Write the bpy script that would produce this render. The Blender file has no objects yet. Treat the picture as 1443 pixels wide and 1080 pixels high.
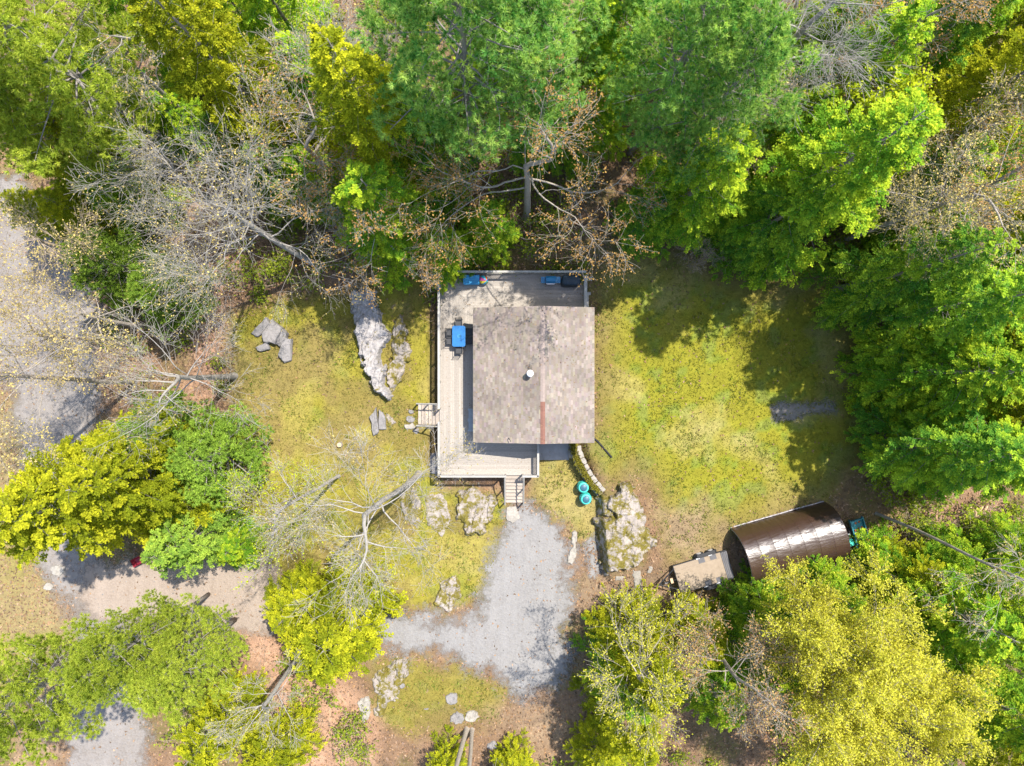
import bpy, math, random
import numpy as np
from mathutils import Vector, Matrix

# ------------------------------------------------------------------ camera, sky, sun, exposure
scene = bpy.context.scene
COL = scene.collection
CAMH = 48.0
PXM = 20.04                       # photo pixels per metre on the ground
cam_d = bpy.data.cameras.new("camera"); cam = bpy.data.objects.new("camera", cam_d); COL.objects.link(cam)
cam.location = (0, 0, CAMH); cam.rotation_euler = (0, 0, 0)
cam_d.sensor_width = 36; cam_d.angle = 2 * math.atan(1443 / 2 / PXM / CAMH)
cam_d.clip_end = 2000; cam_d.clip_start = 0.5
scene.camera = cam
SUN_EL, SUN_DIR = math.radians(61), (0.68, 0.733)          # towards the sun, in plan
w = bpy.data.worlds.new("World"); scene.world = w; w.use_nodes = True
nt = w.node_tree; bg = nt.nodes["Background"]
sky = nt.nodes.new("ShaderNodeTexSky"); sky.sky_type = 'NISHITA'; sky.sun_disc = False
sky.sun_elevation = SUN_EL; sky.sun_rotation = math.atan2(SUN_DIR[0], SUN_DIR[1])
nt.links.new(sky.outputs[0], bg.inputs[0]); bg.inputs[1].default_value = 0.15
sun_d = bpy.data.lights.new("sun", 'SUN'); sun_d.energy = 3.75; sun_d.angle = math.radians(0.55); sun_d.color = (1, 0.955, 0.88)
sun = bpy.data.objects.new("sun", sun_d); COL.objects.link(sun)
tosun = Vector((SUN_DIR[0] * math.cos(SUN_EL), SUN_DIR[1] * math.cos(SUN_EL), math.sin(SUN_EL)))
sun.rotation_euler = tosun.to_track_quat('Z', 'Y').to_euler(); sun.location = tosun * 200
vs = scene.view_settings
scene.display_settings.display_device = 'sRGB'
vs.view_transform = 'Standard'; vs.look = 'None'; vs.gamma = 1; vs.use_curve_mapping = False
vs.exposure = 1.43
scene.cycles.max_bounces = 7; scene.cycles.diffuse_bounces = 4; scene.cycles.glossy_bounces = 2
scene.cycles.transparent_max_bounces = 6; scene.cycles.caustics_reflective = False; scene.cycles.caustics_refractive = False

rng = np.random.default_rng(7)
random.seed(7)

# ------------------------------------------------------------------ small maths
def P(px, py, z=0.0):
    """photo pixel at height z -> world point"""
    f = (CAMH - z) / CAMH / PXM
    return np.array([(px - 721.5) * f, (540 - py) * f, z])

def smooth(a, b, x):
    t = np.clip((x - a) / (b - a), 0, 1); return t * t * (3 - 2 * t)

_tab = np.random.default_rng(3).random((256, 256))
def vnoise(x, y):
    xi = np.floor(x).astype(int); yi = np.floor(y).astype(int); fx = x - xi; fy = y - yi
    fx = fx * fx * (3 - 2 * fx); fy = fy * fy * (3 - 2 * fy)
    a = _tab[xi & 255, yi & 255]; b = _tab[(xi + 1) & 255, yi & 255]
    c = _tab[xi & 255, (yi + 1) & 255]; d = _tab[(xi + 1) & 255, (yi + 1) & 255]
    return (a * (1 - fx) + b * fx) * (1 - fy) + (c * (1 - fx) + d * fx) * fy
def fbm(x, y, s=1.0, o=4):
    x = np.asarray(x, float) * s; y = np.asarray(y, float) * s; r = 0; amp = .5; t = 0
    for k in range(o):
        r = r + amp * vnoise(x + 17.3 * k, y + 9.1 * k); t += amp; amp *= .5; x = x * 2.03; y = y * 2.03
    return r / t

def sdist(poly, x, y):
    """signed distance to polygon, positive inside"""
    p = np.asarray(poly, float); q = np.roll(p, -1, 0)
    d = np.full(x.shape, 1e9); ins = np.zeros(x.shape, bool)
    for (ax, ay), (bx, by) in zip(p, q):
        ex, ey = bx - ax, by - ay
        t = np.clip(((x - ax) * ex + (y - ay) * ey) / (ex * ex + ey * ey + 1e-12), 0, 1)
        d = np.minimum(d, (x - ax - t * ex) ** 2 + (y - ay - t * ey) ** 2)
        c = (ay > y) != (by > y)
        with np.errstate(divide='ignore', invalid='ignore'):
            ins ^= c & (x < (bx - ax) * (y - ay) / (by - ay + 1e-30) + ax)
    d = np.sqrt(d); return np.where(ins, d, -d)
def wpoly(pts, z=0.0):
    return [tuple(P(a, b, z)[:2]) for a, b in pts]

# ------------------------------------------------------------------ terrain height
_wy = np.array([-40, -15, -13.4, -10, -7.6, -6.2, -4.6, -3.6, 40.])
_wx = np.array([7.4, 7.2, 6.3, 5.9, 5.85, 5.3, 4.75, 4.6, 4.6])
def H(x, y):
    x = np.asarray(x, float); y = np.asarray(y, float)
    xw = np.interp(y, _wy, _wx)
    right = .9 * smooth(0.05, .5, x - xw) * smooth(-15.5, -12.0, y)
    right = right * (1 - .35 * smooth(10, 20, x))
    left = .45 * smooth(-5.0, -6.2, x) * smooth(-11, -6, y) * (1 - smooth(-25, -14, x) * 0)
    back = .55 * smooth(4.5, 8.0, y)
    h = np.maximum(np.maximum(right, left), back)
    far = smooth(18, 40, np.hypot(x * .8, y))
    yard = (fbm(x + 50, y + 50, .13, 3) - .5) * .35 + (fbm(x, y, .5, 3) - .5) * .10
    house = smooth(1.5, 0, np.maximum(np.abs(x - 0) - 5.2, np.abs(y - .5) - 7.2))
    pad = smooth(1.2, 0, np.maximum(np.abs(x - 2) - 3, np.abs(y + 13) - 6))
    h = h + yard * (1 - np.maximum(house, pad)) + far * (fbm(x + 90, y + 20, .06, 4) - .45) * 1.6
    big = smooth(45, 140, np.hypot(x, y)); h = h + big * (fbm(x, y, .02, 3) - .3) * 10
    return h
def hz(x, y): return float(H(np.array([x]), np.array([y]))[0])
def G(px, py):
    """photo pixel -> point on the terrain"""
    z = 0.0
    for _ in range(4):
        p = P(px, py, z); z = hz(p[0], p[1])
    return P(px, py, z)

# ------------------------------------------------------------------ mesh buffer
class Buf:
    def __init__(s): s.V = []; s.F = {}; s.n = 0; s.C = []
    def add(s, v, f, col=None, m=0):
        v = np.asarray(v, float).reshape(-1, 3); f = np.asarray(f, int)
        s.F.setdefault((f.shape[1], m), []).append(f + s.n); s.V.append(v); s.n += len(v)
        c = np.ones((len(v), 4))
        if col is not None: c[:, :3] = col
        s.C.append(c)
        return s
    def box(s, c, size, rot=0.0, col=None, m=0, mat=None):
        x, y, z = [a / 2 for a in size]
        v = np.array([[-x,-y,-z],[x,-y,-z],[x,y,-z],[-x,y,-z],[-x,-y,z],[x,-y,z],[x,y,z],[-x,y,z]])
        if mat is not None: v = v @ np.array(mat).T
        if rot:
            cr, sr = math.cos(rot), math.sin(rot); v = np.stack([v[:,0]*cr - v[:,1]*sr, v[:,0]*sr + v[:,1]*cr, v[:,2]], 1)
        return s.add(v + np.array(c), [[0,3,2,1],[4,5,6,7],[0,1,5,4],[1,2,6,5],[2,3,7,6],[3,0,4,7]], col, m)
    def prism(s, poly, z0, z1, col=None, m=0):
        n = len(poly); p = np.asarray(poly, float)
        v = np.vstack([np.c_[p, np.full(n, z0)], np.c_[p, np.full(n, z1)]])
        a = np.arange(n); b = (a + 1) % n
        side = np.stack([a, b, b + n, a + n], 1)
        s.add(v, side, col, m); s.F.setdefault((n, m), []).append(np.array([np.arange(n) + n, np.arange(n)[::-1]]) + s.n - 2 * n)
        return s
    def tube(s, pts, rad, sides=6, col=None, m=0, cap=True):
        pts = np.asarray(pts, float); k = len(pts); rad = np.broadcast_to(np.asarray(rad, float), (k,))
        t = np.gradient(pts, axis=0); t /= np.linalg.norm(t, axis=1, keepdims=True) + 1e-9
        ref = np.array([0, 0, 1.]) if abs(t[0, 2]) < .8 else np.array([1., 0, 0])
        u = np.cross(t, ref); u /= np.linalg.norm(u, axis=1, keepdims=True) + 1e-9; v = np.cross(t, u)
        a = np.linspace(0, 2 * np.pi, sides, endpoint=False)
        ring = pts[:, None] + rad[:, None, None] * (np.cos(a)[None, :, None] * u[:, None] + np.sin(a)[None, :, None] * v[:, None])
        i = np.arange(k - 1)[:, None] * sides; j = np.arange(sides)[None]; jn = (j + 1) % sides
        f = np.stack([i + j, i + jn, i + sides + jn, i + sides + j], -1).reshape(-1, 4)
        s.add(ring.reshape(-1, 3), f, col, m)
        if cap and sides > 3:
            b = s.n - k * sides
            s.F.setdefault((sides, m), []).append(np.array([np.arange(sides)[::-1] + b, np.arange(sides) + b + (k - 1) * sides]))
        return s
    def lathe(s, prof, c=(0, 0, 0), seg=20, col=None, m=0):
        prof = np.asarray(prof, float); k = len(prof); a = np.linspace(0, 2 * np.pi, seg, endpoint=False)
        v = np.stack([prof[:, None, 0] * np.cos(a), prof[:, None, 0] * np.sin(a), np.broadcast_to(prof[:, 1:2], (k, seg))], -1)
        i = np.arange(k - 1)[:, None] * seg; j = np.arange(seg)[None]; jn = (j + 1) % seg
        f = np.stack([i + j, i + jn, i + seg + jn, i + seg + j], -1).reshape(-1, 4)
        return s.add(v.reshape(-1, 3) + np.array(c), f, col, m)
    def mesh(s, name, mats, smooth_=False):
        me = bpy.data.meshes.new(name)
        V = np.vstack(s.V).astype(np.float32); me.vertices.add(len(V)); me.vertices.foreach_set("co", V.ravel())
        loops = []; tot = []; mi = []
        for (n, m), fs in s.F.items():
            f = np.vstack(fs); loops.append(f.ravel()); tot.append(np.full(len(f), n)); mi.append(np.full(len(f), m))
        L = np.concatenate(loops).astype(np.int32); T = np.concatenate(tot).astype(np.int32); M_ = np.concatenate(mi).astype(np.int32)
        me.loops.add(len(L)); me.loops.foreach_set("vertex_index", L)
        me.polygons.add(len(T)); st = np.concatenate([[0], np.cumsum(T)[:-1]]).astype(np.int32)
        me.polygons.foreach_set("loop_start", st); me.polygons.foreach_set("loop_total", T); me.polygons.foreach_set("material_index", M_)
        me.polygons.foreach_set("use_smooth", np.full(len(T), bool(smooth_)))
        at = me.color_attributes.new("Col", 'FLOAT_COLOR', 'POINT'); at.data.foreach_set("color", np.vstack(s.C).astype(np.float32).ravel())
        for m in (mats if isinstance(mats, (list, tuple)) else [mats]): me.materials.append(m)
        me.update(calc_edges=True); me.validate(); return me
    def obj(s, name, mats, parent=None, smooth_=False, loc=None, rotz=0.0, kind=None):
        o = bpy.data.objects.new(name, s.mesh(name, mats, smooth_)); COL.objects.link(o)
        if parent: o.parent = parent
        if loc is not None: o.location = loc
        if rotz: o.rotation_euler = (0, 0, rotz)
        if kind: o["kind"] = kind
        return o

def tag(o, label=None, cat=None, group=None, kind=None):
    for k, v in (("label", label), ("category", cat), ("group", group), ("kind", kind)):
        if v: o[k] = v
    return o
def thing(name, label, cat, loc=(0, 0, 0), rotz=0.0, group=None):
    o = bpy.data.objects.new(name, None); COL.objects.link(o); o.location = loc; o.rotation_euler = (0, 0, rotz)
    o.empty_display_size = .3
    return tag(o, label, cat, group)
def copy_tree(o, parent=None):
    c = o.copy(); COL.objects.link(c)
    if parent: c.parent = parent
    for ch in list(o.children): copy_tree(ch, c)
    return c
def inst(mesh, name, parent=None, loc=(0, 0, 0), rot=(0, 0, 0), scale=(1, 1, 1)):
    o = bpy.data.objects.new(name, mesh); COL.objects.link(o); o.parent = parent
    o.location = loc; o.rotation_euler = rot; o.scale = scale; return o

# ------------------------------------------------------------------ materials
def new_mat(name):
    m = bpy.data.materials.new(name); m.use_nodes = True; nt = m.node_tree
    return m, nt, nt.nodes["Principled BSDF"]
def N(nt, typ, **kw):
    n = nt.nodes.new(typ)
    for k, v in kw.items():
        if k.startswith("i_"):
            key = k[2:]; n.inputs[int(key) if key.isdigit() else key.replace("_", " ")].default_value = v
        else: setattr(n, k, v)
    return n
def mixc(nt, fac, a, b, blend='MIX'):
    n = nt.nodes.new("ShaderNodeMix"); n.data_type = 'RGBA'; n.blend_type = blend
    for sock, v in ((n.inputs[0], fac), (n.inputs[6], a), (n.inputs[7], b)):
        if hasattr(v, "links"): nt.links.new(v, sock)
        elif isinstance(v, (int, float)): sock.default_value = v
        else: sock.default_value = (*v, 1)
    return n.outputs[2]
def mth(nt, op, a, b=0.0, c=None):
    n = nt.nodes.new("ShaderNodeMath"); n.operation = op
    for i, v in enumerate((a, b) if c is None else (a, b, c)):
        if hasattr(v, "links"): nt.links.new(v, n.inputs[i])
        else: n.inputs[i].default_value = v
    return n.outputs[0]
def ramp(nt, fac, lo, hi):
    n = nt.nodes.new("ShaderNodeMapRange"); n.inputs[1].default_value = lo; n.inputs[2].default_value = hi
    nt.links.new(fac, n.inputs[0]); return n.outputs[0]
def coords(nt, kind, scale=(1, 1, 1)):
    if kind == 'world': o = nt.nodes.new("ShaderNodeNewGeometry").outputs["Position"]
    else: o = nt.nodes.new("ShaderNodeTexCoord").outputs["Object"]
    mp = nt.nodes.new("ShaderNodeMapping"); mp.inputs["Scale"].default_value = scale; nt.links.new(o, mp.inputs[0]); return mp.outputs[0]
def noise(nt, co, scale, detail=4, rough=.6):
    n = N(nt, "ShaderNodeTexNoise"); n.inputs["Scale"].default_value = scale; n.inputs["Detail"].default_value = detail; n.inputs["Roughness"].default_value = rough
    nt.links.new(co, n.inputs["Vector"]); return n.outputs[0]
def bump(nt, bsdf, h, strength=.4, dist=.05):
    b = N(nt, "ShaderNodeBump"); b.inputs["Strength"].default_value = strength; b.inputs["Distance"].default_value = dist
    nt.links.new(h, b.inputs["Height"]); nt.links.new(b.outputs[0], bsdf.inputs["Normal"])
def simple(name, a, b=None, rough=.7, scale=6, metal=0.0, bumps=.15, co='object', stretch=(1, 1, 1), objrand=0.0, usecol=False, spec=.4, bscale=None):
    """two-tone noise material with fine relief; objrand varies lightness per object"""
    m, nt, p = new_mat(name); c = coords(nt, co, stretch); n = noise(nt, c, scale, 5)
    out = mixc(nt, ramp(nt, n, .32, .68), a, b or tuple(v * .8 for v in a))
    if objrand:
        r = nt.nodes.new("ShaderNodeObjectInfo").outputs["Random"]
        g = mth(nt, 'MULTIPLY_ADD', r, 2 * objrand, 1 - objrand)
        cc = nt.nodes.new("ShaderNodeCombineColor")
        for i in range(3): nt.links.new(g, cc.inputs[i])
        out = mixc(nt, 1.0, out, cc.outputs[0], 'MULTIPLY')
    if usecol:
        at = N(nt, "ShaderNodeVertexColor", layer_name="Col"); out = mixc(nt, 1.0, out, at.outputs[0], 'MULTIPLY')
    nt.links.new(out, p.inputs["Base Color"]); p.inputs["Roughness"].default_value = rough; p.inputs["Metallic"].default_value = metal
    p.inputs["Specular IOR Level"].default_value = spec
    if bumps: bump(nt, p, noise(nt, c, bscale or scale * 4, 4), bumps, .02)
    return m
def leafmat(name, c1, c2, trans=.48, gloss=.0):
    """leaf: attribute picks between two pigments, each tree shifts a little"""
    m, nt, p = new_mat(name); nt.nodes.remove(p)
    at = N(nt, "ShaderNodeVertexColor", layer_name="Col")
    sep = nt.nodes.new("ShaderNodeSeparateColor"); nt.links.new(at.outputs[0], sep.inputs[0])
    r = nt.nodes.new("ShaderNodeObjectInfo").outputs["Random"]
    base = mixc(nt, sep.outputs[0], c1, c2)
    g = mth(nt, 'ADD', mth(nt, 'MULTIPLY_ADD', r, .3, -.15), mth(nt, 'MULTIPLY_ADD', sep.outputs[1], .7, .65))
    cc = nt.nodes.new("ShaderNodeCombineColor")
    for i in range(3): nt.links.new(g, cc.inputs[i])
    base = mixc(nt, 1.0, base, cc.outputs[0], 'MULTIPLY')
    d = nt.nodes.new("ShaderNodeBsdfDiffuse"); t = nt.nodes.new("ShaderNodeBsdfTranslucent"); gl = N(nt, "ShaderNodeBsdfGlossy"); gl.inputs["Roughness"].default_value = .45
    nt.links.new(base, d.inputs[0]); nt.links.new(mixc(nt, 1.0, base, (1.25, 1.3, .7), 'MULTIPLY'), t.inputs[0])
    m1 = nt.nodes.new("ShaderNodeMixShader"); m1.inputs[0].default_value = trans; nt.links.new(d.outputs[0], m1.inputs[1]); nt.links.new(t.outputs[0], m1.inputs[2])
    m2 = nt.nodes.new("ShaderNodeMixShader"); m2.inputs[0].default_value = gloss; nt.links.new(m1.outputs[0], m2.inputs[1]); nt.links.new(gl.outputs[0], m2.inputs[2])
    nt.links.new(m2.outputs[0], nt.nodes["Material Output"].inputs[0]); return m

M = {}
M['bark_pale'] = simple("bark_pale", (.35, .30, .245), (.24, .205, .165), .85, 3, stretch=(4, 4, 1), bumps=.4)
M['bark_white'] = simple("bark_white", (.34, .31, .27), (.23, .205, .175), .85, 3, stretch=(4, 4, 1), bumps=.4)
M['bark_grey'] = simple("bark_grey", (.27, .24, .21), (.16, .14, .12), .9, 3, stretch=(6, 6, 1), bumps=.6)
M['bark_tan'] = simple("bark_tan", (.38, .30, .22), (.25, .19, .14), .9, 3, stretch=(6, 6, 1), bumps=.5)
M['hem_yellow'] = leafmat("hem_yellow", (.20, .235, .014), (.47, .46, .024))
M['hem_mid'] = leafmat("hem_mid", (.135, .28, .024), (.45, .53, .036))
M['hem_dark'] = leafmat("hem_dark", (.095, .235, .032), (.38, .50, .040))
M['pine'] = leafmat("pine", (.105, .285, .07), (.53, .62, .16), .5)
M['pine_yellow'] = leafmat("pine_yellow", (.235, .31, .034), (.52, .55, .075), .48)
M['pine_soft'] = leafmat("pine_soft", (.16, .27, .040), (.34, .45, .06), .4)
M['bud_orange'] = leafmat("bud_orange", (.32, .17, .06), (.42, .26, .08), .3)
M['bud_tan'] = leafmat("bud_tan", (.36, .29, .12), (.44, .34, .10), .3)
M['bud_yellow'] = leafmat("bud_yellow", (.44, .42, .035), (.60, .55, .08), .45)
M['bud_lime'] = leafmat("bud_lime", (.30, .36, .015), (.42, .46, .02), .35)
M['bud_red'] = leafmat("bud_red", (.34, .17, .09), (.40, .30, .10), .3)
M['under'] = leafmat("under", (.12, .19, .02), (.30, .32, .03), .4)
M['grass'] = leafmat("grass_blade", (.5, .5, .5), (.5, .5, .5), .3)

# direct vertex colour materials (grass tufts, dead leaves, shingles): each piece has its own pigment
def colmat(name, trans=0.0, rough=.9, fine=None):
    m, nt, p = new_mat(name); at = N(nt, "ShaderNodeVertexColor", layer_name="Col"); out = at.outputs[0]
    if fine:
        n = noise(nt, coords(nt, 'object'), fine, 3); g = ramp(nt, n, .25, .75)
        out = mixc(nt, g, mixc(nt, 1.0, out, (.72, .72, .72), 'MULTIPLY'), mixc(nt, 1.0, out, (1.22, 1.22, 1.22), 'MULTIPLY'))
    nt.links.new(out, p.inputs["Base Color"]); p.inputs["Roughness"].default_value = rough; p.inputs["Specular IOR Level"].default_value = .15
    if trans:
        t = nt.nodes.new("ShaderNodeBsdfTranslucent"); nt.links.new(out, t.inputs[0]); mx = nt.nodes.new("ShaderNodeMixShader"); mx.inputs[0].default_value = trans
        nt.links.new(p.outputs[0], mx.inputs[1]); nt.links.new(t.outputs[0], mx.inputs[2]); nt.links.new(mx.outputs[0], nt.nodes["Material Output"].inputs[0])
    return m
M['tuft'] = colmat("tuft", .3); M['deadleaf'] = colmat("deadleaf", .2); M['shingle'] = colmat("shingle", 0, .9, 60)

def ground_mat():
    m, nt, p = new_mat("ground_soil"); c = coords(nt, 'world'); at = N(nt, "ShaderNodeVertexColor", layer_name="Col")
    n1 = noise(nt, c, 2.2, 6, .7); n2 = noise(nt, c, 14, 4, .7)
    g = mth(nt, 'ADD', mth(nt, 'MULTIPLY', n1, .9), mth(nt, 'MULTIPLY', n2, .8)); g = ramp(nt, g, .55, 1.15)
    out = mixc(nt, g, mixc(nt, 1.0, at.outputs[0], (.62, .60, .62), 'MULTIPLY'), mixc(nt, 1.0, at.outputs[0], (1.3, 1.28, 1.2), 'MULTIPLY'))
    nt.links.new(out, p.inputs["Base Color"]); p.inputs["Roughness"].default_value = .95; p.inputs["Specular IOR Level"].default_value = .1
    bump(nt, p, mth(nt, 'ADD', n1, n2), .6, .12); return m
def gravel_mat(name, a, b, c_, grain=9):
    """loose gravel with a ragged edge: the 'edge' attribute thins it out into the soil"""
    m, nt, p = new_mat(name); c = coords(nt, 'world')
    v = N(nt, "ShaderNodeTexVoronoi"); v.inputs["Scale"].default_value = grain; nt.links.new(c, v.inputs["Vector"])
    sep = nt.nodes.new("ShaderNodeSeparateColor"); nt.links.new(v.outputs["Color"], sep.inputs[0])
    big = ramp(nt, mth(nt, 'ADD', mth(nt, 'MULTIPLY', noise(nt, c, .55, 5, .65), .55), mth(nt, 'MULTIPLY', noise(nt, coords(nt, 'world', (1.5, .16, 1)), 1.0, 4, .6), .45)), .40, .62)
    fine = ramp(nt, noise(nt, c, 5, 5, .7), .3, .7)
    col = mixc(nt, big, mixc(nt, sep.outputs[0], a, tuple(x * 1.12 for x in a)), mixc(nt, sep.outputs[1], b, a))
    col = mixc(nt, mth(nt, 'MULTIPLY', fine, .35), col, c_)
    nt.links.new(col, p.inputs["Base Color"]); p.inputs["Roughness"].default_value = .95; p.inputs["Specular IOR Level"].default_value = .15
    bump(nt, p, v.outputs["Distance"], .5, .04)
    at = N(nt, "ShaderNodeVertexColor", layer_name="Col"); s2 = nt.nodes.new("ShaderNodeSeparateColor"); nt.links.new(at.outputs[0], s2.inputs[0])
    e = mth(nt, 'ADD', s2.outputs[0], mth(nt, 'ADD', mth(nt, 'MULTIPLY', mth(nt, 'SUBTRACT', noise(nt, c, 1.6, 8, .8), .5), 1.25), mth(nt, 'MULTIPLY', mth(nt, 'SUBTRACT', noise(nt, c, .45, 3, .6), .5), 1.1)))
    al = ramp(nt, e, .34, .72)
    tr = nt.nodes.new("ShaderNodeBsdfTransparent"); mx = nt.nodes.new("ShaderNodeMixShader"); nt.links.new(al, mx.inputs[0])
    nt.links.new(tr.outputs[0], mx.inputs[1]); nt.links.new(p.outputs[0], mx.inputs[2]); nt.links.new(mx.outputs[0], nt.nodes["Material Output"].inputs[0])
    return m
def rock_mat(name, a, b, moss=.5):
    m, nt, p = new_mat(name); c = coords(nt, 'world')
    n1 = noise(nt, c, 1.6, 7, .7); n2 = noise(nt, c, 5, 7, .75)
    col = mixc(nt, ramp(nt, n1, .35, .65), a, b); col = mixc(nt, ramp(nt, n2, .5, .72), col, tuple(x * .55 for x in b))
    ms = mth(nt, 'ADD', noise(nt, c, 1.5, 8, .75), mth(nt, 'MULTIPLY', n2, .25))
    mcol = mixc(nt, n2, (.085, .072, .014), (.18, .145, .026))
    col = mixc(nt, ramp(nt, ms, .82 - moss * .3, .90 - moss * .3), col, mcol)
    nt.links.new(col, p.inputs["Base Color"]); p.inputs["Roughness"].default_value = .9; p.inputs["Specular IOR Level"].default_value = .2
    bump(nt, p, n2, .5, .08); return m
M['ground'] = ground_mat()
M['gravel'] = gravel_mat("gravel", (.202, .194, .188), (.150, .142, .136), (.215, .19, .16))
M['roadgravel'] = gravel_mat("road_gravel", (.195, .178, .165), (.145, .125, .108), (.24, .195, .15))
M['dirt'] = gravel_mat("dirt", (.25, .20, .16), (.19, .145, .11), (.29, .23, .18))
M['rock'] = rock_mat("rock", (.36, .33, .31), (.25, .23, .22), .40)
M['rockmoss'] = rock_mat("rock_mossy", (.33, .285, .25), (.225, .195, .17), .78)
M['slab'] = rock_mat("rock_slab", (.25, .23, .22), (.18, .168, .16), .1)
M['palestone'] = rock_mat("pale_stone", (.33, .30, .26), (.25, .225, .19), -.1)
M['deckwood'] = simple("deck_wood", (.315, .28, .24), (.25, .215, .178), .8, 2.2, stretch=(5, 5, 5), objrand=.13, bumps=.25)
M['railwood'] = simple("rail_wood", (.335, .315, .285), (.28, .26, .23), .8, 4, objrand=.08)
M['stairwood'] = simple("stair_wood", (.34, .285, .23), (.28, .23, .185), .8, 3, objrand=.14)
M['siding'] = simple("siding", (.33, .27, .20), (.28, .22, .16), .75, 3)
M['concrete'] = simple("concrete", (.34, .33, .32), (.26, .25, .24), .9, 2)
M['roofbrown'] = simple("roof_felt", (.16, .12, .105), None, .9, 8)
M['ridge'] = simple("ridge_shingle", (.24, .19, .165), (.19, .15, .13), .9, 6, objrand=.12)
M['redridge'] = simple("red_ridge_shingle", (.18, .085, .062), (.15, .07, .05), .9, 6, objrand=.08)
M['white'] = simple("white_paint", (.78, .78, .77), (.70, .70, .69), .5, 3)
M['glass'] = simple("window_glass", (.03, .04, .05), None, .08, 2, bumps=0, spec=.6)
M['black'] = simple("black_metal", (.018, .019, .022), (.03, .03, .033), .5, 5)
M['rubber'] = simple("rubber", (.025, .025, .027), None, .85, 8)
M['bluetop'] = simple("blue_table", (.008, .105, .30), (.010, .125, .33), .35, 5)
M['bluebox'] = simple("blue_plastic", (.02, .24, .46), (.018, .21, .40), .4, 4)
M['grillblue'] = simple("grill_blue", (.012, .15, .30), (.012, .13, .26), .4, 4)
M['covernavy'] = simple("navy_cover", (.010, .022, .035), (.014, .03, .045), .55, 3, bumps=.4)
M['steel'] = simple("steel", (.55, .55, .55), None, .35, 6, metal=.8)
M['galv'] = simple("galvanised", (.62, .62, .62), (.5, .5, .5), .5, 6, metal=.3)
M['greyplastic'] = simple("grey_plastic", (.33, .36, .38), (.28, .31, .33), .5, 4)
M['teal'] = simple("teal_plastic", (.05, .42, .34), (.06, .48, .40), .4, 3)
M['tealdark'] = simple("dark_lid", (.03, .10, .14), (.025, .08, .115), .45, 4)
M['tealmetal'] = simple("teal_metal", (.02, .16, .21), (.03, .20, .25), .45, 4)
M['rust'] = simple("rust", (.28, .085, .03), (.20, .06, .025), .9, 8)
M['plywood'] = simple("plywood", (.27, .21, .15), (.22, .168, .118), .8, 3, objrand=.1)
M['matgrey'] = simple("grey_mat", (.12, .115, .12), (.09, .088, .09), .9, 6)
M['log'] = simple("log_wood", (.50, .36, .22), (.38, .26, .16), .85, 4, objrand=.15)
M['red'] = simple("red_paint", (.24, .02, .035), None, .45, 5)
def tarp_mat():
    m, nt, p = new_mat("brown_tarp"); c = coords(nt, 'object'); n = noise(nt, c, 1.3, 3)
    nt.links.new(mixc(nt, n, (.036, .018, .011), (.048, .025, .016)), p.inputs["Base Color"])
    p.inputs["Roughness"].default_value = .37; p.inputs["Specular IOR Level"].default_value = .75
    c2 = coords(nt, 'object', (1, 3, 3)); bump(nt, p, noise(nt, c2, 1.4, 5, .55), .34, .10); return m
M['tarp'] = tarp_mat()
M['tarphem'] = simple("tarp_hem", (.42, .40, .40), (.16, .13, .13), .6, 9)

# ------------------------------------------------------------------ ground colours (pigment of soil, grass, litter; painted shade along the deck)
LAWN_R = wpoly([(835,395),(865,345),(960,365),(1060,395),(1160,385),(1218,470),(1225,640),(1160,705),(1030,745),(985,800),(930,800),(915,700),(890,665),(850,690),(812,625),(835,600)])
LAWN_L = wpoly([(330,450),(420,420),(500,400),(600,380),(625,590),(625,690),(715,700),(712,740),(695,830),(630,858),(520,850),(360,800),(300,720),(375,640),(330,560)])
LAWN_B = wpoly([(520,930),(640,935),(720,975),(700,1010),(620,1030),(560,1030),(520,1000)])
LAWN_P = wpoly([(745,640),(812,640),(850,700),(842,760),(815,770),(800,735),(745,700)])
DIRT = [wpoly(q) for q in ([(815,800),(870,805),(1030,770),(1070,820),(960,850),(890,880),(850,960),(830,1050),(740,1070),(690,1000),(800,990),(815,900)],
        [(925,715),(990,705),(1015,745),(960,785),(925,770)], [(60,790),(118,790),(112,1000),(70,1090),(30,1090)])]
PINK = [wpoly(q) for q in ([(330,880),(400,900),(540,1000),(520,1090),(420,1090),(380,1000)], [(250,200),(330,190),(380,330),(330,420),(290,470),(240,300)],
        [(1290,700),(1443,720),(1443,780),(1290,790)], [(270,430),(330,430),(320,560),(270,600)])]
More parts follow.
